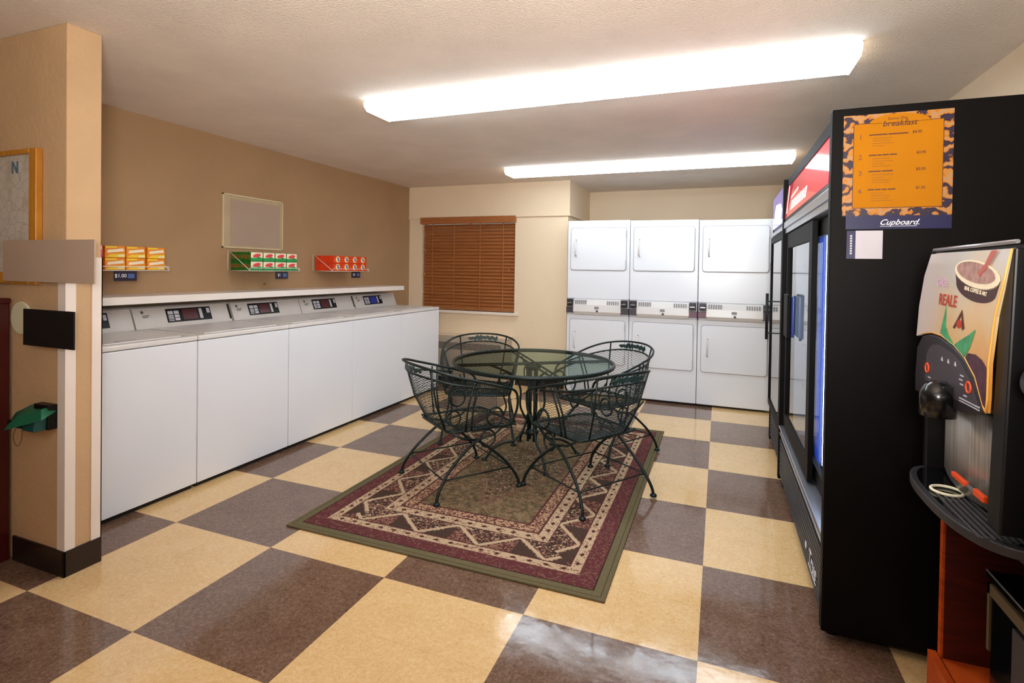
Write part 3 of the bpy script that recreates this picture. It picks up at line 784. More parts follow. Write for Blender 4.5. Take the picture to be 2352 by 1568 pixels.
# ------------------------------------------------------------ chairs
def lattice(f, nu, nv):
    bm = bmesh.new(); V = {}
    for i in range(nu + 1):
        for j in range(nv + 1):
            if (i + j) % 2 == 0: V[i, j] = bm.verts.new(f(i / nu, j / nv))
    for i in range(nu + 1):
        for j in range(nv + 1):
            if (i + j) % 2:
                q = [V[k] for k in ((i - 1, j), (i, j - 1), (i + 1, j), (i, j + 1)) if k in V]
                if len(q) >= 3: bm.faces.new(q)
    return bm
def mesh_part(name, f, nu, nv, parent, th=.003):
    q = MB(); q.bm.free(); q.bm = lattice(f, nu, nv)
    o = q.build(name, 'iron', parent, (0, 0, 0), recalc=False)
    md = o.modifiers.new('wires', 'WIREFRAME'); md.thickness = th; md.use_even_offset = False; md.use_boundary = True
    return o
def mir(l): return [(-x, y, z) for x, y, z in l[::-1]]
def make_chair(label, group):
    t = thing('patio_chair', label, 'chair', (0, 0, 0), 0, group)
    SH = .357
    # rails: from right arm post round the back to the left
    top = [(.232, .215, SH), (.252, .247, .45), (.262, .242, .535), (.275, .20, .578), (.287, .10, .608), (.296, -.03, .645), (.283, -.15, .678), (.225, -.25, .709), (.12, -.316, .728), (0, -.336, .733)]
    full = top + mir(top[:-1])
    sec = [(.285, .085, .594), (.286, -.03, .611), (.262, -.14, .630), (.205, -.232, .652), (.11, -.294, .668), (0, -.314, .672)]
    sfull = sec + mir(sec[:-1])
    br = MB(); br.tube(cat(full[3:-3], 7), .0075, 8); br.tube(cat(sfull, 7), .006, 8)
    br.build('back_rail', 'iron', t)
    frame = rrect(-.225, .225, -.165, .262, .06, 5)
    sf = MB(); sf.tube([(x * (1 if y > 0 else .93), y, SH) for x, y in frame], .0075, 8, closed=True); sf.build('seat_frame', 'iron', t)
    def seatf(u, v):
        x = (u * 2 - 1); y = (v * 2 - 1); wx = .222 * (1 - .07 * (1 - v))
        e = max(0, abs(x) - .75) * max(0, abs(y) - .75) * .5
        return Vector((x * wx * (1 - e), .048 + y * .211 * (1 - e), SH - .022 * (1 - x * x) * (1 - y * y)))
    mesh_part('seat', seatf, 24, 50, t)
    S2 = cat(sfull, 8)
    bot = [(.222, .095, SH), (.222, 0, SH), (.208, -.09, SH), (.16, -.145, SH), (.08, -.162, SH), (0, -.164, SH)]
    B2 = cat(bot + mir(bot[:-1]), 8)
    def bf(u, v):
        k = u * (len(S2) - 1); i = min(int(k), len(S2) - 2); f_ = k - i
        a = S2[i].lerp(S2[i + 1], f_); c = B2[i].lerp(B2[i + 1], f_)
        p = c.lerp(a, v); out = Vector((p.x, p.y, 0)).normalized() * math.sin(v * PI) * .018
        return p + out
    mesh_part('backrest', bf, 52, 36, t)
    for s in (1, -1):
        b = MB()
        pts = [(x * s, y, z) for x, y, z in top[:5]]
        b.tube(cat(pts, 6), .0075, 8)
        b.ring((.243 * s, .105, SH + .068), .052, .0065, 'x', 22, 7)
        b.tube(cat([(.243 * s, .163, SH + .07), (.25 * s, .175, SH + .12), (.262 * s, .15, SH + .18), (.274 * s, .13, SH + .215)], 4), .005, 6)
        b.build('arm', 'iron', t)
        b = MB()
        for o in (0, -.035):
            b.tube([(.222 * s, -.035 + o, SH), (.25 * s, -.04 + o, SH + .13), (.293 * s, -.02 + o, .64)], .0055, 7)
        b.tube([(.13 * s, -.155, SH), (.165 * s, -.225, SH + .15), (.19 * s, -.276, .715)], .0055, 7)
        b.build('upright', 'iron', t)
        # leg pair of this side springs from one apex
        ap = Vector((.225 * s, .0, .30))
        sp_ = MB(); sp_.ring((.225 * s, .07, .30), .048, .006, 'x', 20, 7); sp_.tube([(.225 * s, -.15, SH), (.225 * s, -.09, .322), ap], .007, 7); sp_.tube([(.225 * s, .17, SH), (.225 * s, .12, .32), ap], .007, 7)
        sp_.build('spring_scroll', 'iron', t)
        for e in (1, -1):
            pts = cat([ap, (.23 * s, .08 * e, .245), (.24 * s, .172 * e, .165), (.252 * s, .228 * e, .095), (.261 * s, .254 * e, .045), (.265 * s, .262 * e, .008)], 6)
            lg = MB().tube(pts, .0085, 8).build('leg', 'iron', t)
            MB().lathe((.265 * s, .262 * e, 0), [(.017, 0), (.020, .004), (.018, .012), (.01, .018)], 'z', 14).build('foot_pad', 'iron', lg)
    q = .118; X_, Y_ = .248, .212
    for a, c in (((X_, Y_), (-X_, Y_)), ((X_, -Y_), (-X_, -Y_)), ((X_, Y_), (X_, -Y_)), ((-X_, Y_), (-X_, -Y_))):
        MB().tube([(a[0], a[1], q), (c[0], c[1], q)], .0045, 7).build('stretcher', 'iron', t)
    # cast leaf spray between the two rails
    b = MB()
    rnd = random.Random(3)
    for k in range(11):
        u = -1 + 2 * k / 10; x = u * .105; y = -.326 + abs(u) ** 2 * .026; z = .703 - abs(u) * .008
        a = rnd.uniform(-.9, .9) + (PI / 2 if k % 2 else -PI / 2) * .5; L = .026
        d = Vector((math.cos(a), 0, math.sin(a))); nn = Vector((-math.sin(a), 0, math.cos(a)))
        c0 = Vector((x, y, z)); tmp = bmesh.new()
        prof = [(-1, 0), (-.4, .42), (.3, .45), (1, 0), (.3, -.45), (-.4, -.42)]
        f0 = [tmp.verts.new(c0 + d * (p * L) + nn * (q_ * L) + Vector((0, .002, 0))) for p, q_ in prof]; f1 = [tmp.verts.new(v.co - Vector((0, .004, 0))) for v in f0]
        tmp.faces.new(f0); tmp.faces.new(f1[::-1])
        for j in range(6): tmp.faces.new((f0[j], f0[(j + 1) % 6], f1[(j + 1) % 6], f1[j]))
        b.add(tmp)
    b.tube(cat([(-.12, -.301, .694), (-.05, -.323, .708), (0, -.326, .70), (.05, -.323, .708), (.12, -.301, .694)], 4), .003, 6)
    b.build('leaf_ornament', 'leafiron', t)
    return t
def face(dx, dy): return math.atan2(-dx, dy)
grp = 'green wrought-iron chairs around the table'
ch = make_chair('green wrought-iron chair at the front left of the table', grp)
ch.location = (-1.44, 2.86, RUGZ); ch.rotation_euler = (0, 0, face(.6, .8))
dup(ch, (-.69, 3.01, RUGZ), face(-.82, .57), 'green wrought-iron chair at the front right, one foot off the rug')
dup(ch, (-.75, 3.79, RUGZ), face(-.5, -.86), 'green wrought-iron chair behind the table, in front of the dryers')
dup(ch, (-1.70, 3.72, RUGZ), face(.35, -.94), 'green wrought-iron chair behind the table, in front of the wall heater')

# ------------------------------------------------------------ drink coolers
def cooler_shell(t, base, x0, x1, y0, y1, z0, z1):
    MB().box(x0, x1, y0, y0 + .045, z0, z1, .004).build('side_panel', 'blackpaint', t, base)
    MB().box(x0, x1, y1 - .045, y1, z0, z1, .004).build('side_panel', 'blackpaint', t, base)
    MB().box(x0 + .02, x1, y0 + .045, y1 - .045, z1 - .05, z1 - .002).build('top_panel', 'blackpaint', t, base)
    MB().box(x1 - .03, x1, y0 + .045, y1 - .045, z0, z1 - .05).build('back_panel', 'interior', t, base)
    MB().box(x0 + .075, x1 - .03, y1 - .052, y1 - .045, .32, z1 - .3).build('inner_liner', 'interior', t, base)
    MB().box(x0 + .115, x1 - .03, y0 + .045, y0 + .052, .32, z1 - .3).build('inner_liner', 'interior', t, base)
    MB().box(x0 + .06, x1 - .03, y0 + .045, y1 - .045, z0, .32).build('machine_base', 'blackpaint', t, base)
base = (.74, 2.87, 0)
FX = .352
t = thing('drink_cooler', 'large black two-door drink cooler with lit red header', 'cooler', base)
Y0, Y1, ZT = 2.108, 3.625, 1.842
cooler_shell(t, base, FX, 1.12, Y0, Y1, .035, ZT)
for yy in (Y0 + .05, Y1 - .09):
    for xx in (FX + .04, 1.06): MB().lathe((xx, yy + .02, 0), [(.02, 0), (.02, .036)], 'z', 12).build('foot', 'black', t, base)
hd = MB().prism([(FX + .008, 1.585), (FX + .03, 1.842), (FX + .08, 1.842), (FX + .08, 1.585)], 'y', Y0 + .05, Y1 - .005).build('header_box', 'black', t, base)
def hx(z): return FX + .008 + (z - 1.585) * .022 / .257
def hpoly(pts, o, th=.002):
    tmp = bmesh.new()
    A_ = [tmp.verts.new((hx(z) - o, y, z)) for y, z in pts]; B_ = [tmp.verts.new((hx(z) - o - th, y, z)) for y, z in pts]
    n = len(pts); tmp.faces.new(A_); tmp.faces.new(B_[::-1])
    for i in range(n): tmp.faces.new((A_[i], A_[(i + 1) % n], B_[(i + 1) % n], B_[i]))
    return tmp
b = MB(); b.add(hpoly([(Y0 + .11, 1.605), (Y1 - .02, 1.605), (Y1 - .02, 1.83), (Y0 + .11, 1.83)], 0)); b.build('lit_sign', 'sign_red', hd, base)
b = MB()
b.add(hpoly([(3.5, 1.63), (3.53, 1.63), (3.53, 1.80), (3.5, 1.80)], .002, .001))
for k in range(7):
    y = 3.34 - k * .085; b.add(hpoly([(y, 1.632), (y - .05, 1.632), (y - .066, 1.682), (y - .016, 1.682)], .002, .001))
b.add(hpoly([(3.36, 1.70), (3.1, 1.715), (3.1, 1.727), (3.36, 1.712)], .002, .001))
b.build('sign_lettering', 'sign_white', hd, base)
b = MB(); b.box(FX + .004, FX + .05, Y0 + .045, Y1 - .003, 1.545, 1.583, .003); b.box(FX + .012, FX + .06, Y0 + .045, Y1 - .003, 1.515, 1.545, .002)
b.build('header_rail', 'silver', t, base)
# sliding doors
def door(t, base, y0, y1, x, z0, z1, fw=.045, frame='blackpaint'):
    b = MB(); b.box(x, x + .022, y0, y0 + fw, z0, z1, .002).box(x, x + .022, y1 - fw, y1, z0, z1, .002).box(x, x + .022, y0 + fw, y1 - fw, z0, z0 + fw, .002).box(x, x + .022, y0 + fw, y1 - fw, z1 - fw, z1, .002)
    d = b.build('glass_door', frame, t, base)
    MB().box(x + .008, x + .013, y0 + fw, y1 - fw, z0 + fw, z1 - fw).build('glass_pane', 'glass', d, base)
    return d
d1 = door(t, base, 2.62, Y1 - .05, FX + .02, .37, 1.51, .085)
d2 = door(t, base, 2.16, 2.92, FX + .05, .37, 1.51, .07)
MB().box(FX + .045, FX + .0505, 2.84, 2.85, .44, 1.44).build('blue_gasket', 'bluep', d2, base)  # blue reflection inside the door, put in as a coloured strip
b = MB().box(FX - .012, FX + .006, 3.17, 3.34, .93, 1.165, .005); b.mi = 1; b.box(FX + .006, FX + .02, 3.14, 3.33, .94, 1.155, .004)
b.build('door_handle', ['blackpaint', 'bluep'], d1, base)
b = MB()
for k, (dz, dx) in enumerate([(.348, .0), (.33, .012), (.31, .004)]): b.box(FX + dx, FX + .06, Y0 + .045, Y1 - .045, dz, dz + .012, .002)
b.build('door_track', 'silver', t, base)
b = MB()
for k in range(9): b.box(FX + .006, FX + .03, Y0 + .05, Y1 - .03, .075 + k * .024, .088 + k * .024, .002)
b.box(FX + .03, FX + .06, Y0 + .045, Y1 - .045, .05, .31)
gr = b.build('lower_grille', 'black2', t, base)
b = MB(); yy = 2.62
b.lathe((FX + .005, 2.50, .15), [(.016, 0), (.016, -.002)], 'x', 14)
b.text('True', .085, TXm(FX + .005, 2.35, .145), .0008, 0, .3)
b.box(FX + .0035, FX + .005, 2.26, 2.43, .108, .112)
b.build('maker_script', 'white', gr, base)
MB().box(FX + .074, FX + .10, 2.80, 2.83, .37, 1.5).build('mullion', 'bluep', t, base)  # blue light on the mullion is put into its colour
MB().box(FX + .102, FX + .112, 2.775, 2.79, .40, 1.48).build('light_strip', 'led', t, base)
MB().box(FX + .085, FX + .10, Y0 + .054, Y0 + .066, .42, 1.47).build('light_strip', 'led', t, base)
for z in (.62, .86, 1.10, 1.32):
    b = MB()
    for k in range(24): b.tube([(FX + .12, Y0 + .08 + k * .059, z), (1.07, Y0 + .08 + k * .059, z)], .0022, 5)
    b.tube([(FX + .12, Y0 + .05, z), (FX + .12, Y1 - .05, z)], .004, 6); b.tube([(1.07, Y0 + .05, z), (1.07, Y1 - .05, z)], .004, 6)
    b.build('wire_shelf', 'wire', t, base)
# second cooler
base = (.75, 4.06, 0); F2 = .37
t = thing('drink_cooler', 'narrow black drink cooler with lit blue header, beside the dryers', 'cooler', base)
Y0, Y1, ZT = 3.665, 4.46, 1.80
cooler_shell(t, base, F2, 1.12, Y0, Y1, .035, ZT)
for yy in (Y0 + .05, Y1 - .09):
    for xx in (F2 + .04, 1.06): MB().lathe((xx, yy + .02, 0), [(.02, 0), (.02, .036)], 'z', 12).build('foot', 'black', t, base)
hd = MB().box(F2 + .004, F2 + .06, Y0 + .01, Y1 - .005, 1.58, 1.835, .006).build('header_box', 'black', t, base)
MB().box(F2 - .002, F2 + .006, Y0 + .03, Y1 - .02, 1.60, 1.825).build('lit_sign', 'sign_blue', hd, base)
b = MB(); b.prism([(Y0 + .2, 1.64), (Y1 - .2, 1.64), (Y1 - .14, 1.70), (Y1 - .25, 1.76), (Y0 + .25, 1.74), (Y0 + .15, 1.69)], 'x', F2 - .003, F2 - .002); b.build('sign_glow_mark', 'sign_pale', hd, base)
MB().box(F2 - .004, F2 + .04, Y0 + .005, Y1 - .003, 1.55, 1.578, .003).build('header_rail', 'silver', t, base)
d = door(t, base, Y0 + .01, Y1 - .01, F2 - .012, .30, 1.54, .045)
MB().tube([(F2 - .085, 3.725, .86), (F2 - .085, 3.725, 1.15)], .009, 10).tube([(F2 - .085, 3.725, .90), (F2 - .008, 3.725, .90)], .004, 8).tube([(F2 - .085, 3.725, 1.10), (F2 - .008, 3.725, 1.10)], .004, 8).build('door_handle', 'black', d, base)
b = MB()
for k in range(8): b.box(F2 + .004, F2 + .03, Y0 + .03, Y1 - .03, .07 + k * .026, .083 + k * .026, .002)
b.box(F2 + .03, F2 + .06, Y0 + .04, Y1 - .04, .05, .29); b.build('lower_grille', 'black2', t, base)
MB().box(F2 + .06, F2 + .075, Y0 + .06, Y0 + .072, .35, 1.5).build('light_strip', 'led', t, base)
for z in (.6, .85, 1.10, 1.32):
    b = MB()
    for k in range(12): b.tube([(F2 + .1, Y0 + .07 + k * .06, z), (1.07, Y0 + .07 + k * .06, z)], .0022, 5)
    b.tube([(F2 + .1, Y0 + .05, z), (F2 + .1, Y1 - .05, z)], .004, 6); b.build('wire_shelf', 'wire', t, base)

# poster and card on the cooler side
YS = 2.108 - .0006
base = (.54, YS, 1.43)
t = thing('menu_poster', 'orange breakfast menu poster on the black cooler side', 'poster', base)
px0, px1, pz0, pz1 = .386, .692, 1.474, 1.815
MB().box(px0, px1, YS - .0015, YS, pz0, pz1).build('art_border', 'poster', t, base)
MB().box(px0 + .012, px1, YS - .0015, YS, pz0 - .044, pz0).build('name_strip', 'navy', t, base)
b = MB(); ix0, ix1, iz0, iz1 = .417, .664, 1.502, 1.783
b.box(ix0 - .002, ix1 + .002, YS - .0021, YS - .0015, iz0 - .002, iz1 + .002); b.mi = 1
b.box(ix0, ix1, YS - .0025, YS - .002, iz0, iz1)
b.prism([(.545 + .085 * math.cos(a), 1.782 + .030 * math.sin(a)) for a in [PI * k / 14 for k in range(15)]], 'y', YS - .0025, YS - .0016)
b.build('menu_panel', ['orange_d', 'orange'], t, base)
yb = YS - .003
MB().text('Sunny Day', .013, TY(.54, yb, 1.796), .0002).build('menu_heading', 'orange_d', t, base)
MB().text('breakfast', .026, TY(.545, yb, 1.779), .0003, .0003, .25).build('menu_title', 'orange_d', t, base)
for k, (z, pr, wds) in enumerate([(1.745, '$4.95', (.052, .055)), (1.677, '$3.95', (.022, .012, .018, .02)), (1.623, '$3.25', (.036, .03)), (1.562, '$1.25', (.018, .016, .014, .022))]):
    MB().text(str(k + 1), .024, TY(.436, yb, z - .006), .0003).build('item_number', 'orange_n', t, base)
    MB().text(pr, .0115, TY(.606 if k else .594, yb, z + .002), .0002, .0002).build('item_price', 'orange_d', t, base)
    b = MB(); x = .46
    for wv in wds: b.box(x, x + wv, yb - .0003, yb, z - .002, z + .002); x += wv + .0025
    b.build('item_name', 'orange_d', t, base)
    b = MB()
    for j in range(4): b.box(.47, .47 + (.055, .05, .06, .035)[(j + k) % 4], yb - .0003, yb, z - .0122 - j * .0085, z - .0112 - j * .0085)
    b.build('item_details', 'orange_n', t, base)
MB().text('Cupboard.', .026, TY(.55, YS - .0018, 1.4515), .0003, .0002, .45).box(.497, .60, YS - .0021, YS - .0017, 1.4385, 1.4397).build('name_text', 'white', t, base)
base = (.455, YS, 1.33)
t = thing('info_card', 'small white and blue card below the orange menu poster', 'card', base)
MB().box(.428, .506, YS - .0015, YS, 1.330, 1.425).build('card_sheet', 'paper', t, base)
MB().box(.402, .428, YS - .0015, YS, 1.330, 1.425).build('blue_band', 'navy', t, base)
b = MB()
for j, wv in enumerate([.058, .036, 0, .05, .05, .046, .05, .04, .05, .03]):
    if wv: b.box(.467 - wv / 2, .467 + wv / 2, YS - .0018, YS - .0015, 1.413 - j * .008, 1.4145 - j * .008 + (.0012 if j < 2 else 0))
b.build('card_text', 'lgrey', t, base)
b = MB()
for j in range(8): b.box(.412, .418, YS - .0018, YS - .0015, 1.345 + j * .0085, 1.351 + j * .0085)
b.build('band_text', 'lgrey', t, base)

# ------------------------------------------------------------ counter, coffee dispenser and neighbours (right edge)
base = (.86, 1.3, 0); CX, CY = .60, 1.85
t = thing('open_cabinet', 'orange cherry-wood open cabinet under the coffee dispenser', 'cabinet', base)
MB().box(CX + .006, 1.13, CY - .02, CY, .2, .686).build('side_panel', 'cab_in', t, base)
MB().box(CX, CX + .006, CY - .02, CY, .2, .686).build('front_edge', 'cab', t, base)
MB().box(CX, 1.13, .6, .62, .2, .686, .001).build('side_panel', 'cab', t, base)
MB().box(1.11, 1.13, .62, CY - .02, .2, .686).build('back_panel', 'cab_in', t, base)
MB().box(CX - .018, CX - .001, .6, 1.28, .205, .682, .002).build('door', 'cab', t, base)  # unseen panel added to keep direct light out of the cabinet
MB().box(CX + .004, 1.13, .6, CY, .18, .2).build('floor_board', 'cab', t, base)
MB().box(CX - .022, CX - .002, .6, CY + .005, 0, .203, .001).build('plinth', 'cab', t, base)
MB().box(CX + .01, 1.12, .61, CY - .01, 0, .18).build('base', 'black', t, base)
MB().box(CX - .01, 1.135, .58, CY + .01, .686, .716, .003).build('worktop', 'black', t, base)

base = (.84, 1.30, .2)
t = thing('countertop_oven', 'black glass-topped appliance inside the orange cabinet', 'appliance', base)
ax, ay0, ay1, az = .635, .95, 1.665, .548
MB().box(ax + .01, 1.05, ay0, ay1 - .006, .215, az - .03, .004).build('body', 'black', t, base)
for xx in (.66, 1.0):
    for yy in (1.0, 1.6): MB().box(xx, xx + .03, yy, yy + .03, .2, .216).build('foot', 'black', t, base)
MB().box(ax, 1.06, ay0 - .005, ay1, az - .022, az - .003, .003).build('top_body', 'gloss_black', t, base)
MB().box(ax - .001, ax + .0015, ay0, ay1 - .002, az - .004, az - .001).build('top_edge', 'silver', t, base)
b = MB(); fx = ax + .002
b.box(fx, fx + .008, ay0, ay1 - .004, az - .058, az - .03).box(fx, fx + .008, ay1 - .016, ay1 - .004, .35, az - .03)
b.build('door_frame', 'bronze', t, base)
MB().box(fx + .003, fx + .008, ay0 + .02, ay1 - .02, .24, az - .062).build('door_glass', 'gloss_black', t, base)
MB().box(fx - .002, fx + .003, ay0 + .02, ay1 - .13, .24, az - .07, .001).build('front_panel', 'darkgrey3', t, base)

# coffee dispenser
base = (.8, 1.585, .716)
t = thing('coffee_dispenser', 'black coffee dispenser with cup and grape-colour artwork, beside the cooler', 'coffee machine', base)
MY0, MY1 = 1.335, 1.83
def sx(z): return .528 + max(0, z - 1.1) * .06
def shear(bm):
    for v in bm.verts: v.co.x += sx(v.co.z) - .53
MB().box(.60, 1.07, MY0, MY1, .718, 1.335, .01).build('body', 'black', t, base)
b = MB(); b.box(.55, .60, MY1 - .02, MY1, .735, 1.0, .004); b.box(.53, .60, MY0, MY0 + .055, .76, 1.335, .004)
b.box(.55, .602, MY0 + .02, MY1 - .002, 1.08, 1.335, .006); shear(b.bm); b.build('front_wings', 'black', t, base)
art = [(1.774, 1.334), (1.72, 1.336), (1.343, 1.332), (1.367, 1.246), (1.384, 1.193), (1.391, 1.095), (1.393, 1.021), (1.397, .99), (1.409, 1.0), (1.45, 1.055), (1.505, 1.09), (1.571, 1.112), (1.65, 1.125), (1.713, 1.126), (1.777, 1.116), (1.826, 1.105), (1.828, 1.191), (1.81, 1.275)]
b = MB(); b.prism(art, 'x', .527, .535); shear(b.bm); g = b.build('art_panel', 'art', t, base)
b = MB()
edge = [(y, z) for y, z in art]
b.tube([(.5275, y, z) for y, z in edge[2:15]], .0022, 6); shear(b.bm); b.build('gold_edge', 'goldedge', g, base)
def art_part(name, pts, o, m, parent=None):
    b = MB(); b.prism(pts, 'x', .527 - o, .527 - o + .0008); shear(b.bm); return b.build(name, m, parent or g, base)
def ell(cy, cz, ry, rz, a0=0, a1=2 * PI, n=20, rot=0):
    out = []
    for k in range(n + 1):
        a = a0 + (a1 - a0) * k / n; u, v = ry * math.cos(a), rz * math.sin(a)
        out.append((cy + u * math.cos(rot) - v * math.sin(rot), cz + u * math.sin(rot) + v * math.cos(rot)))
    return out
# cup: dark band, white rim, coffee
rt = .12
art_part('cup_band', ell(1.487, 1.279, .114, .030, PI, 2 * PI, 14, rt)[::1] + ell(1.487, 1.25, .102, .030, 2 * PI, PI, 14, rt), .001, 'maroon')
art_part('cup_rim', ell(1.487, 1.281, .115, .030, rot=rt)[:-1], .002, 'bx_w')
art_part('coffee_surface', ell(1.489, 1.285, .099, .0225, rot=rt)[:-1], .003, 'coffee')
art_part('coffee_stream', [(1.417, 1.331), (1.392, 1.331), (1.435, 1.292), (1.462, 1.276), (1.470, 1.283), (1.438, 1.305)], .004, 'streamc')
b = MB()
def arttext(s, size, y, z, rot, m, name, bold=.0003, o=.0015):
    b = MB(); b.text(s, size, Matrix.Translation((.527 - o, y, z)) @ Matrix(((0, 0, -1), (-1, 0, 0), (0, 1, 0))).to_4x4() @ Matrix.Rotation(rot, 4, 'Z'), .0002, bold); shear(b.bm); b.build(name, m, g, base)
arttext('REALE', .040, 1.628, 1.214, -.02, 'rred', 'brand_word', .0006)
arttext('oice', .042, 1.672, 1.262, -.02, 'pinkink', 'faded_word', .0006)
arttext('REAL COFFEE IS ART', .0125, 1.478, 1.243, -.1, 'bx_w', 'cup_words', .0002, .0025)
art_part('leaf_left', [(1.633, 1.203), (1.655, 1.132), (1.60, 1.114), (1.56, 1.108), (1.60, 1.13), (1.624, 1.15)], .0012, 'leafg')
art_part('leaf_right', [(1.462, 1.158), (1.49, 1.144), (1.53, 1.128), (1.565, 1.112), (1.505, 1.091), (1.482, 1.115)], .0014, 'leafg')
art_part('grapes', [(1.488, 1.103), (1.45, 1.105), (1.42, 1.098), (1.398, 1.085), (1.397, 1.03), (1.401, 1.0), (1.41, 1.004), (1.449, 1.058), (1.50, 1.09)], .001, 'purple')
art_part('emblem', [(1.54, 1.197), (1.582, 1.152), (1.572, 1.15), (1.54, 1.185), (1.53, 1.15), (1.519, 1.155)], .0012, 'orange_d')
art_part('emblem_swirl', ell(1.549, 1.163, .014, .010)[:-1], .0013, 'rred')
# control pod, bulging under the arch
pod = [(1.405, .992), (1.45, 1.05), (1.505, 1.086), (1.571, 1.107), (1.65, 1.12), (1.713, 1.121), (1.777, 1.11), (1.815, 1.075), (1.826, 1.0), (1.824, .95), (1.60, .955), (1.50, .965)]
b = MB(); b.prism(pod, 'x', .524, .60, .003); p_ = b.build('control_pod', 'podc', t, base)
inner = [(cy, cz) for cy, cz in [(1.43, 1.0), (1.47, 1.045), (1.52, 1.075), (1.58, 1.092), (1.65, 1.10), (1.70, 1.095), (1.735, 1.07), (1.745, 1.0), (1.70, .985), (1.50, .985)]]
MB().prism(inner, 'x', .5225, .526).build('keypad_face', 'keyface', p_, base)
b = MB()
for yy, zz in [(1.727, 1.03), (1.474, 1.028)]: b.ring((.522, yy, zz), .012, .0022, 'x', 18, 6)
b.build('dial_mark', 'orangep', p_, base)
b = MB()
for yy in (1.628, 1.589, 1.548): b.prism([(yy - .006, 1.064), (yy + .006, 1.064), (yy, 1.074)], 'x', .5215, .5226)
b.build('drink_icons', 'key', p_, base)
b = MB()
for yy, zz in [(1.71, 1.006), (1.70, .998), (1.692, .99)]: b.box(.5215, .5226, yy - .008, yy + .008, zz, zz + .003)
b.build('far_label', 'key', p_, base)
b = MB()
for yy, zz in [(1.51, 1.046), (1.515, 1.036), (1.49, 1.004), (1.51, 1.026)]: b.box(.5215, .5226, yy - .008, yy + .008, zz, zz + .003)
b.box(.5215, .5235, 1.42, 1.52, .994, .9965); b.box(.5215, .5235, 1.42, 1.52, .988, .990)
b.build('near_label', 'key', p_, base)
nz = MB().lathe((.502, 1.585, .935), [(.001, .086), (.016, .084), (.029, .073), (.0355, .056), (.037, .05), (.037, 0), (.031, 0)], 'z', 28).build('nozzle', 'nozzle_black', t, base)
MB().box(.50, .53, 1.555, 1.615, .952, 1.012, .004).build('nozzle_mount', 'black', nz, base)
b = MB(); pr = []
n = 14
for k in range(n + 1):
    a = PI * k / n; pr.append((.588 - .03 * math.sin(a), 1.41 + (1.80 - 1.41) * k / n))
b.prism([(x, y) for x, y in pr] + [(.598, 1.80), (.598, 1.41)], 'z', .752, .96)
for f in b.bm.faces: f.smooth = abs(f.normal.z) < .5
b.build('splash_plate', 'steel', t, base)
b = MB()
ty = 1.585; tray = [(.485 + .13 * (1 - math.cos(0)), 0)]
out = [(.62, ty + .25)] + [(.62 - .143 * math.sin(PI * (k + .0) / 24), ty + .25 * math.cos(PI * k / 24)) for k in range(1, 24)] + [(.62, ty - .25)]
# flatter front: superellipse
out = []
for k in range(25):
    a = PI * k / 24; c, s_ = math.cos(a), math.sin(a)
    out.append((.625 - .145 * abs(s_) ** .55, ty + .255 * (abs(c) ** .8) * (1 if c > 0 else -1)))
b.prism(out, 'z', .7165, .738, .003); dt = b.build('drip_tray', 'black2', t, base)
inn = [(.622 - (.622 - x) * .9, ty + (y - ty) * .93) for x, y in out]
MB().prism(inn, 'z', .7378, .740, .0006).build('tray_well', 'gloss_black', dt, base)
b = MB()
for k in range(9): b.box(.505 + k * .0125, .509 + k * .0125, 1.36, 1.60, .7402, .743)
b.build('tray_grille', 'darkgrey', dt, base)
MB().ring((.535, 1.615, .7445), .032, .0036, 'z', 28, 8).build('cup_ring', 'ringm', dt, base)
b = MB(); b.box(.540, .550, 1.535, 1.61, .785, .797, .002); b.box(.540, .550, 1.44, 1.49, .785, .80, .002); b.mi = 1; b.box(.543, .549, 1.49, 1.535, .788, .793)
b.build('orange_clips', ['orangep', 'silver'], t, base)
MB().tube([(.545, 1.335, 1.346), (.545, 1.77, 1.346), (.55, 1.79, 1.338)], .0045, 8).build('top_trim', 'silver', t, base)
MB().box(.56, 1.06, MY0 + .003, MY1 - .003, 1.333, 1.341).build('lid', 'black', t, base)

base = (.8, 1.06, .716)
t = thing('drink_dispenser', 'black dispenser with round knob at the right edge, nearest the camera', 'dispenser', base)
MB().box(.56, 1.07, .84, 1.29, .7165, 1.32, .01).build('body', 'black', t, base)
MB().lathe((.56, 1.25, 1.08), [(.03, 0), (.03, -.02), (.026, -.03), (.018, -.034)], 'x', 24).build('knob', 'gloss_black', t, base)

# ------------------------------------------------------------ things on and by the partition
YF = YP0
base = (-2.9, YF, 1.17)
t = thing('framed_map', 'wood-framed map print hanging on the partition', 'picture', base)
fx0, fx1, fz0, fz1 = -3.25, -2.607, 1.185, 1.745
b = MB(); fwid = .048; yb0, yb1 = YF - .028, YF - .001
b.box(fx1 - fwid, fx1, yb0, yb1, fz0, fz1, .004).box(fx0, fx0 + fwid, yb0, yb1, fz0, fz1, .004).box(fx0 + fwid, fx1 - fwid, yb0, yb1, fz1 - .02, fz1, .003).box(fx0 + fwid, fx1 - fwid, yb0, yb1, fz0, fz0 + fwid, .004)
b.build('frame', 'frame', t, base)
MB().box(fx0 + fwid, fx1 - fwid, YF - .012, YF - .006, fz0 + fwid, fz1 - .02).build('map_print', 'mapm', t, base)
b = MB(); b.tube([(-2.655 + .016 * math.cos(a), YF - .014, 1.695 + .021 * math.sin(a)) for a in [2 * PI * k / 20 for k in range(20)]], .003, 6, closed=True)
b.build('map_letter', 'maroon2', t, base)
b = MB(); b.prism([(-2.80, 1.70), (-2.79, 1.70), (-2.765, 1.665), (-2.765, 1.70), (-2.755, 1.70), (-2.755, 1.65), (-2.768, 1.65), (-2.79, 1.685), (-2.79, 1.65), (-2.80, 1.65)], 'y', YF - .0145, YF - .0125)
b.build('map_north_mark', 'bluegrey', t, base)
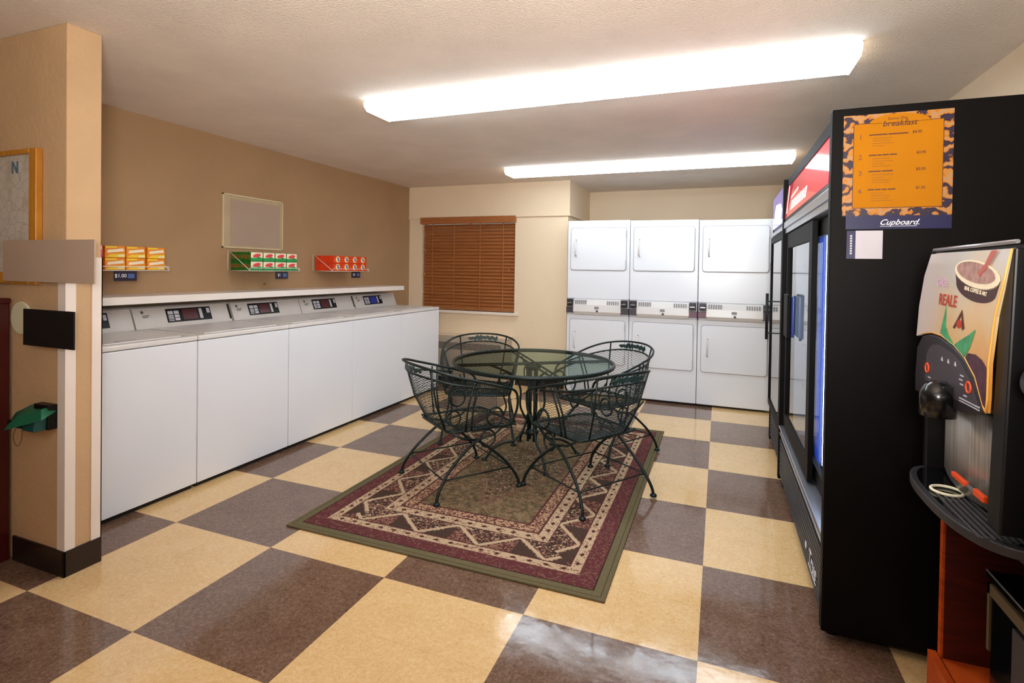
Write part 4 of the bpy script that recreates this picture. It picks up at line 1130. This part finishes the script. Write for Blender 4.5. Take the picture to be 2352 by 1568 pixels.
# taupe panel added in place of a flat masking rectangle, past the wall end
base = (-2.55, 1.31, 1.2)
sb = MB().box(-2.805, -2.21, 1.304, 1.310, 1.196, 1.366, .0015).build('sign_board', 'plaque', None, base)
tag(sb, 'blank taupe sign board projecting past the partition end', 'sign')
q = MB().box(-2.56, -2.47, 1.3095, YF - .0005, 1.24, 1.32); q.build('bracket', 'plaque', sb, base)
base = (-2.75, YF, 1.04)
ds = MB().lathe((-2.745, YF - .0005, 1.04), [(.07, 0), (.07, -.008), (.066, -.010)], 'y', 36).build('wall_disc', 'pale', None, base)
tag(ds, 'pale green round disc on the partition, half behind the black plate', 'disc')
base = (-2.53, 1.31, 1.0)
bc = MB().box(-2.665, -2.335, 1.306, 1.312, .936, 1.085, .001).build('wall_plate', 'blackcard', None, base)  # black board added where only a flat overlay rectangle stands
tag(bc, 'flat black rectangular plate projecting past the partition end', 'plate')
MB().box(-2.55, -2.47, 1.3115, YF - .0005, .97, 1.05).build('bracket', 'blackcard', bc, base)
# red cabinet at the left edge
base = (-3.1, 1.1, 0)
t = thing('red_cabinet', 'dark red laminate cabinet against the partition at the left edge', 'cabinet', base)
MB().box(-3.42, -2.815, .88, YF - .012, .0, 1.10, .003).build('body', 'redcab', t, base)
MB().box(-3.43, -2.808, .87, YF - .011, 1.10, 1.122, .003).build('top', 'redcab', t, base)
MB().box(-3.41, -2.825, .862, .88, .06, 1.09, .003).build('door', 'redcab', t, base)
# green hooded reel
base = (-2.6, YF - .04, .63)
t = thing('green_dispenser', 'green plastic hooded holder fixed on the partition', 'holder', base)
q = MB().box(-2.60, -2.503, YF - .035, YF - .001, .60, .70, .003); q.build('mount', 'black', t, base)
tmp = MB()
P_ = [(-2.72, 1.30, .636), (-2.66, 1.24, .60), (-2.47, 1.27, .655), (-2.50, 1.335, .672), (-2.60, 1.338, .682), (-2.69, 1.335, .655)]
Q_ = [(-2.70, 1.30, .655), (-2.62, 1.265, .655), (-2.50, 1.285, .690), (-2.52, 1.33, .695), (-2.60, 1.335, .700), (-2.66, 1.33, .682)]
bm = tmp.bm; a_ = [bm.verts.new(p) for p in P_]; c_ = [bm.verts.new(p) for p in Q_]
bm.faces.new(a_); bm.faces.new(c_)
for k in range(6): bm.faces.new((a_[k], a_[(k + 1) % 6], c_[(k + 1) % 6], c_[k]))
tmp.build('hood', 'green', t, base)
MB().prism([(-2.60, .60), (-2.52, .60), (-2.51, .655), (-2.60, .64)], 'y', 1.27, 1.335, .003).build('spool_cover', 'teal', t, base)
MB().box(-2.70, -2.61, 1.27, 1.335, .605, .63, .003).build('lower_jaw', 'black', t, base)
MB().tube(cat([(-2.665, 1.29, .61), (-2.675, 1.28, .57), (-2.665, 1.28, .535), (-2.64, 1.28, .53), (-2.63, 1.285, .56), (-2.635, 1.29, .61)], 5), .0016, 6).build('wire_loop', 'wirebr', t, base)
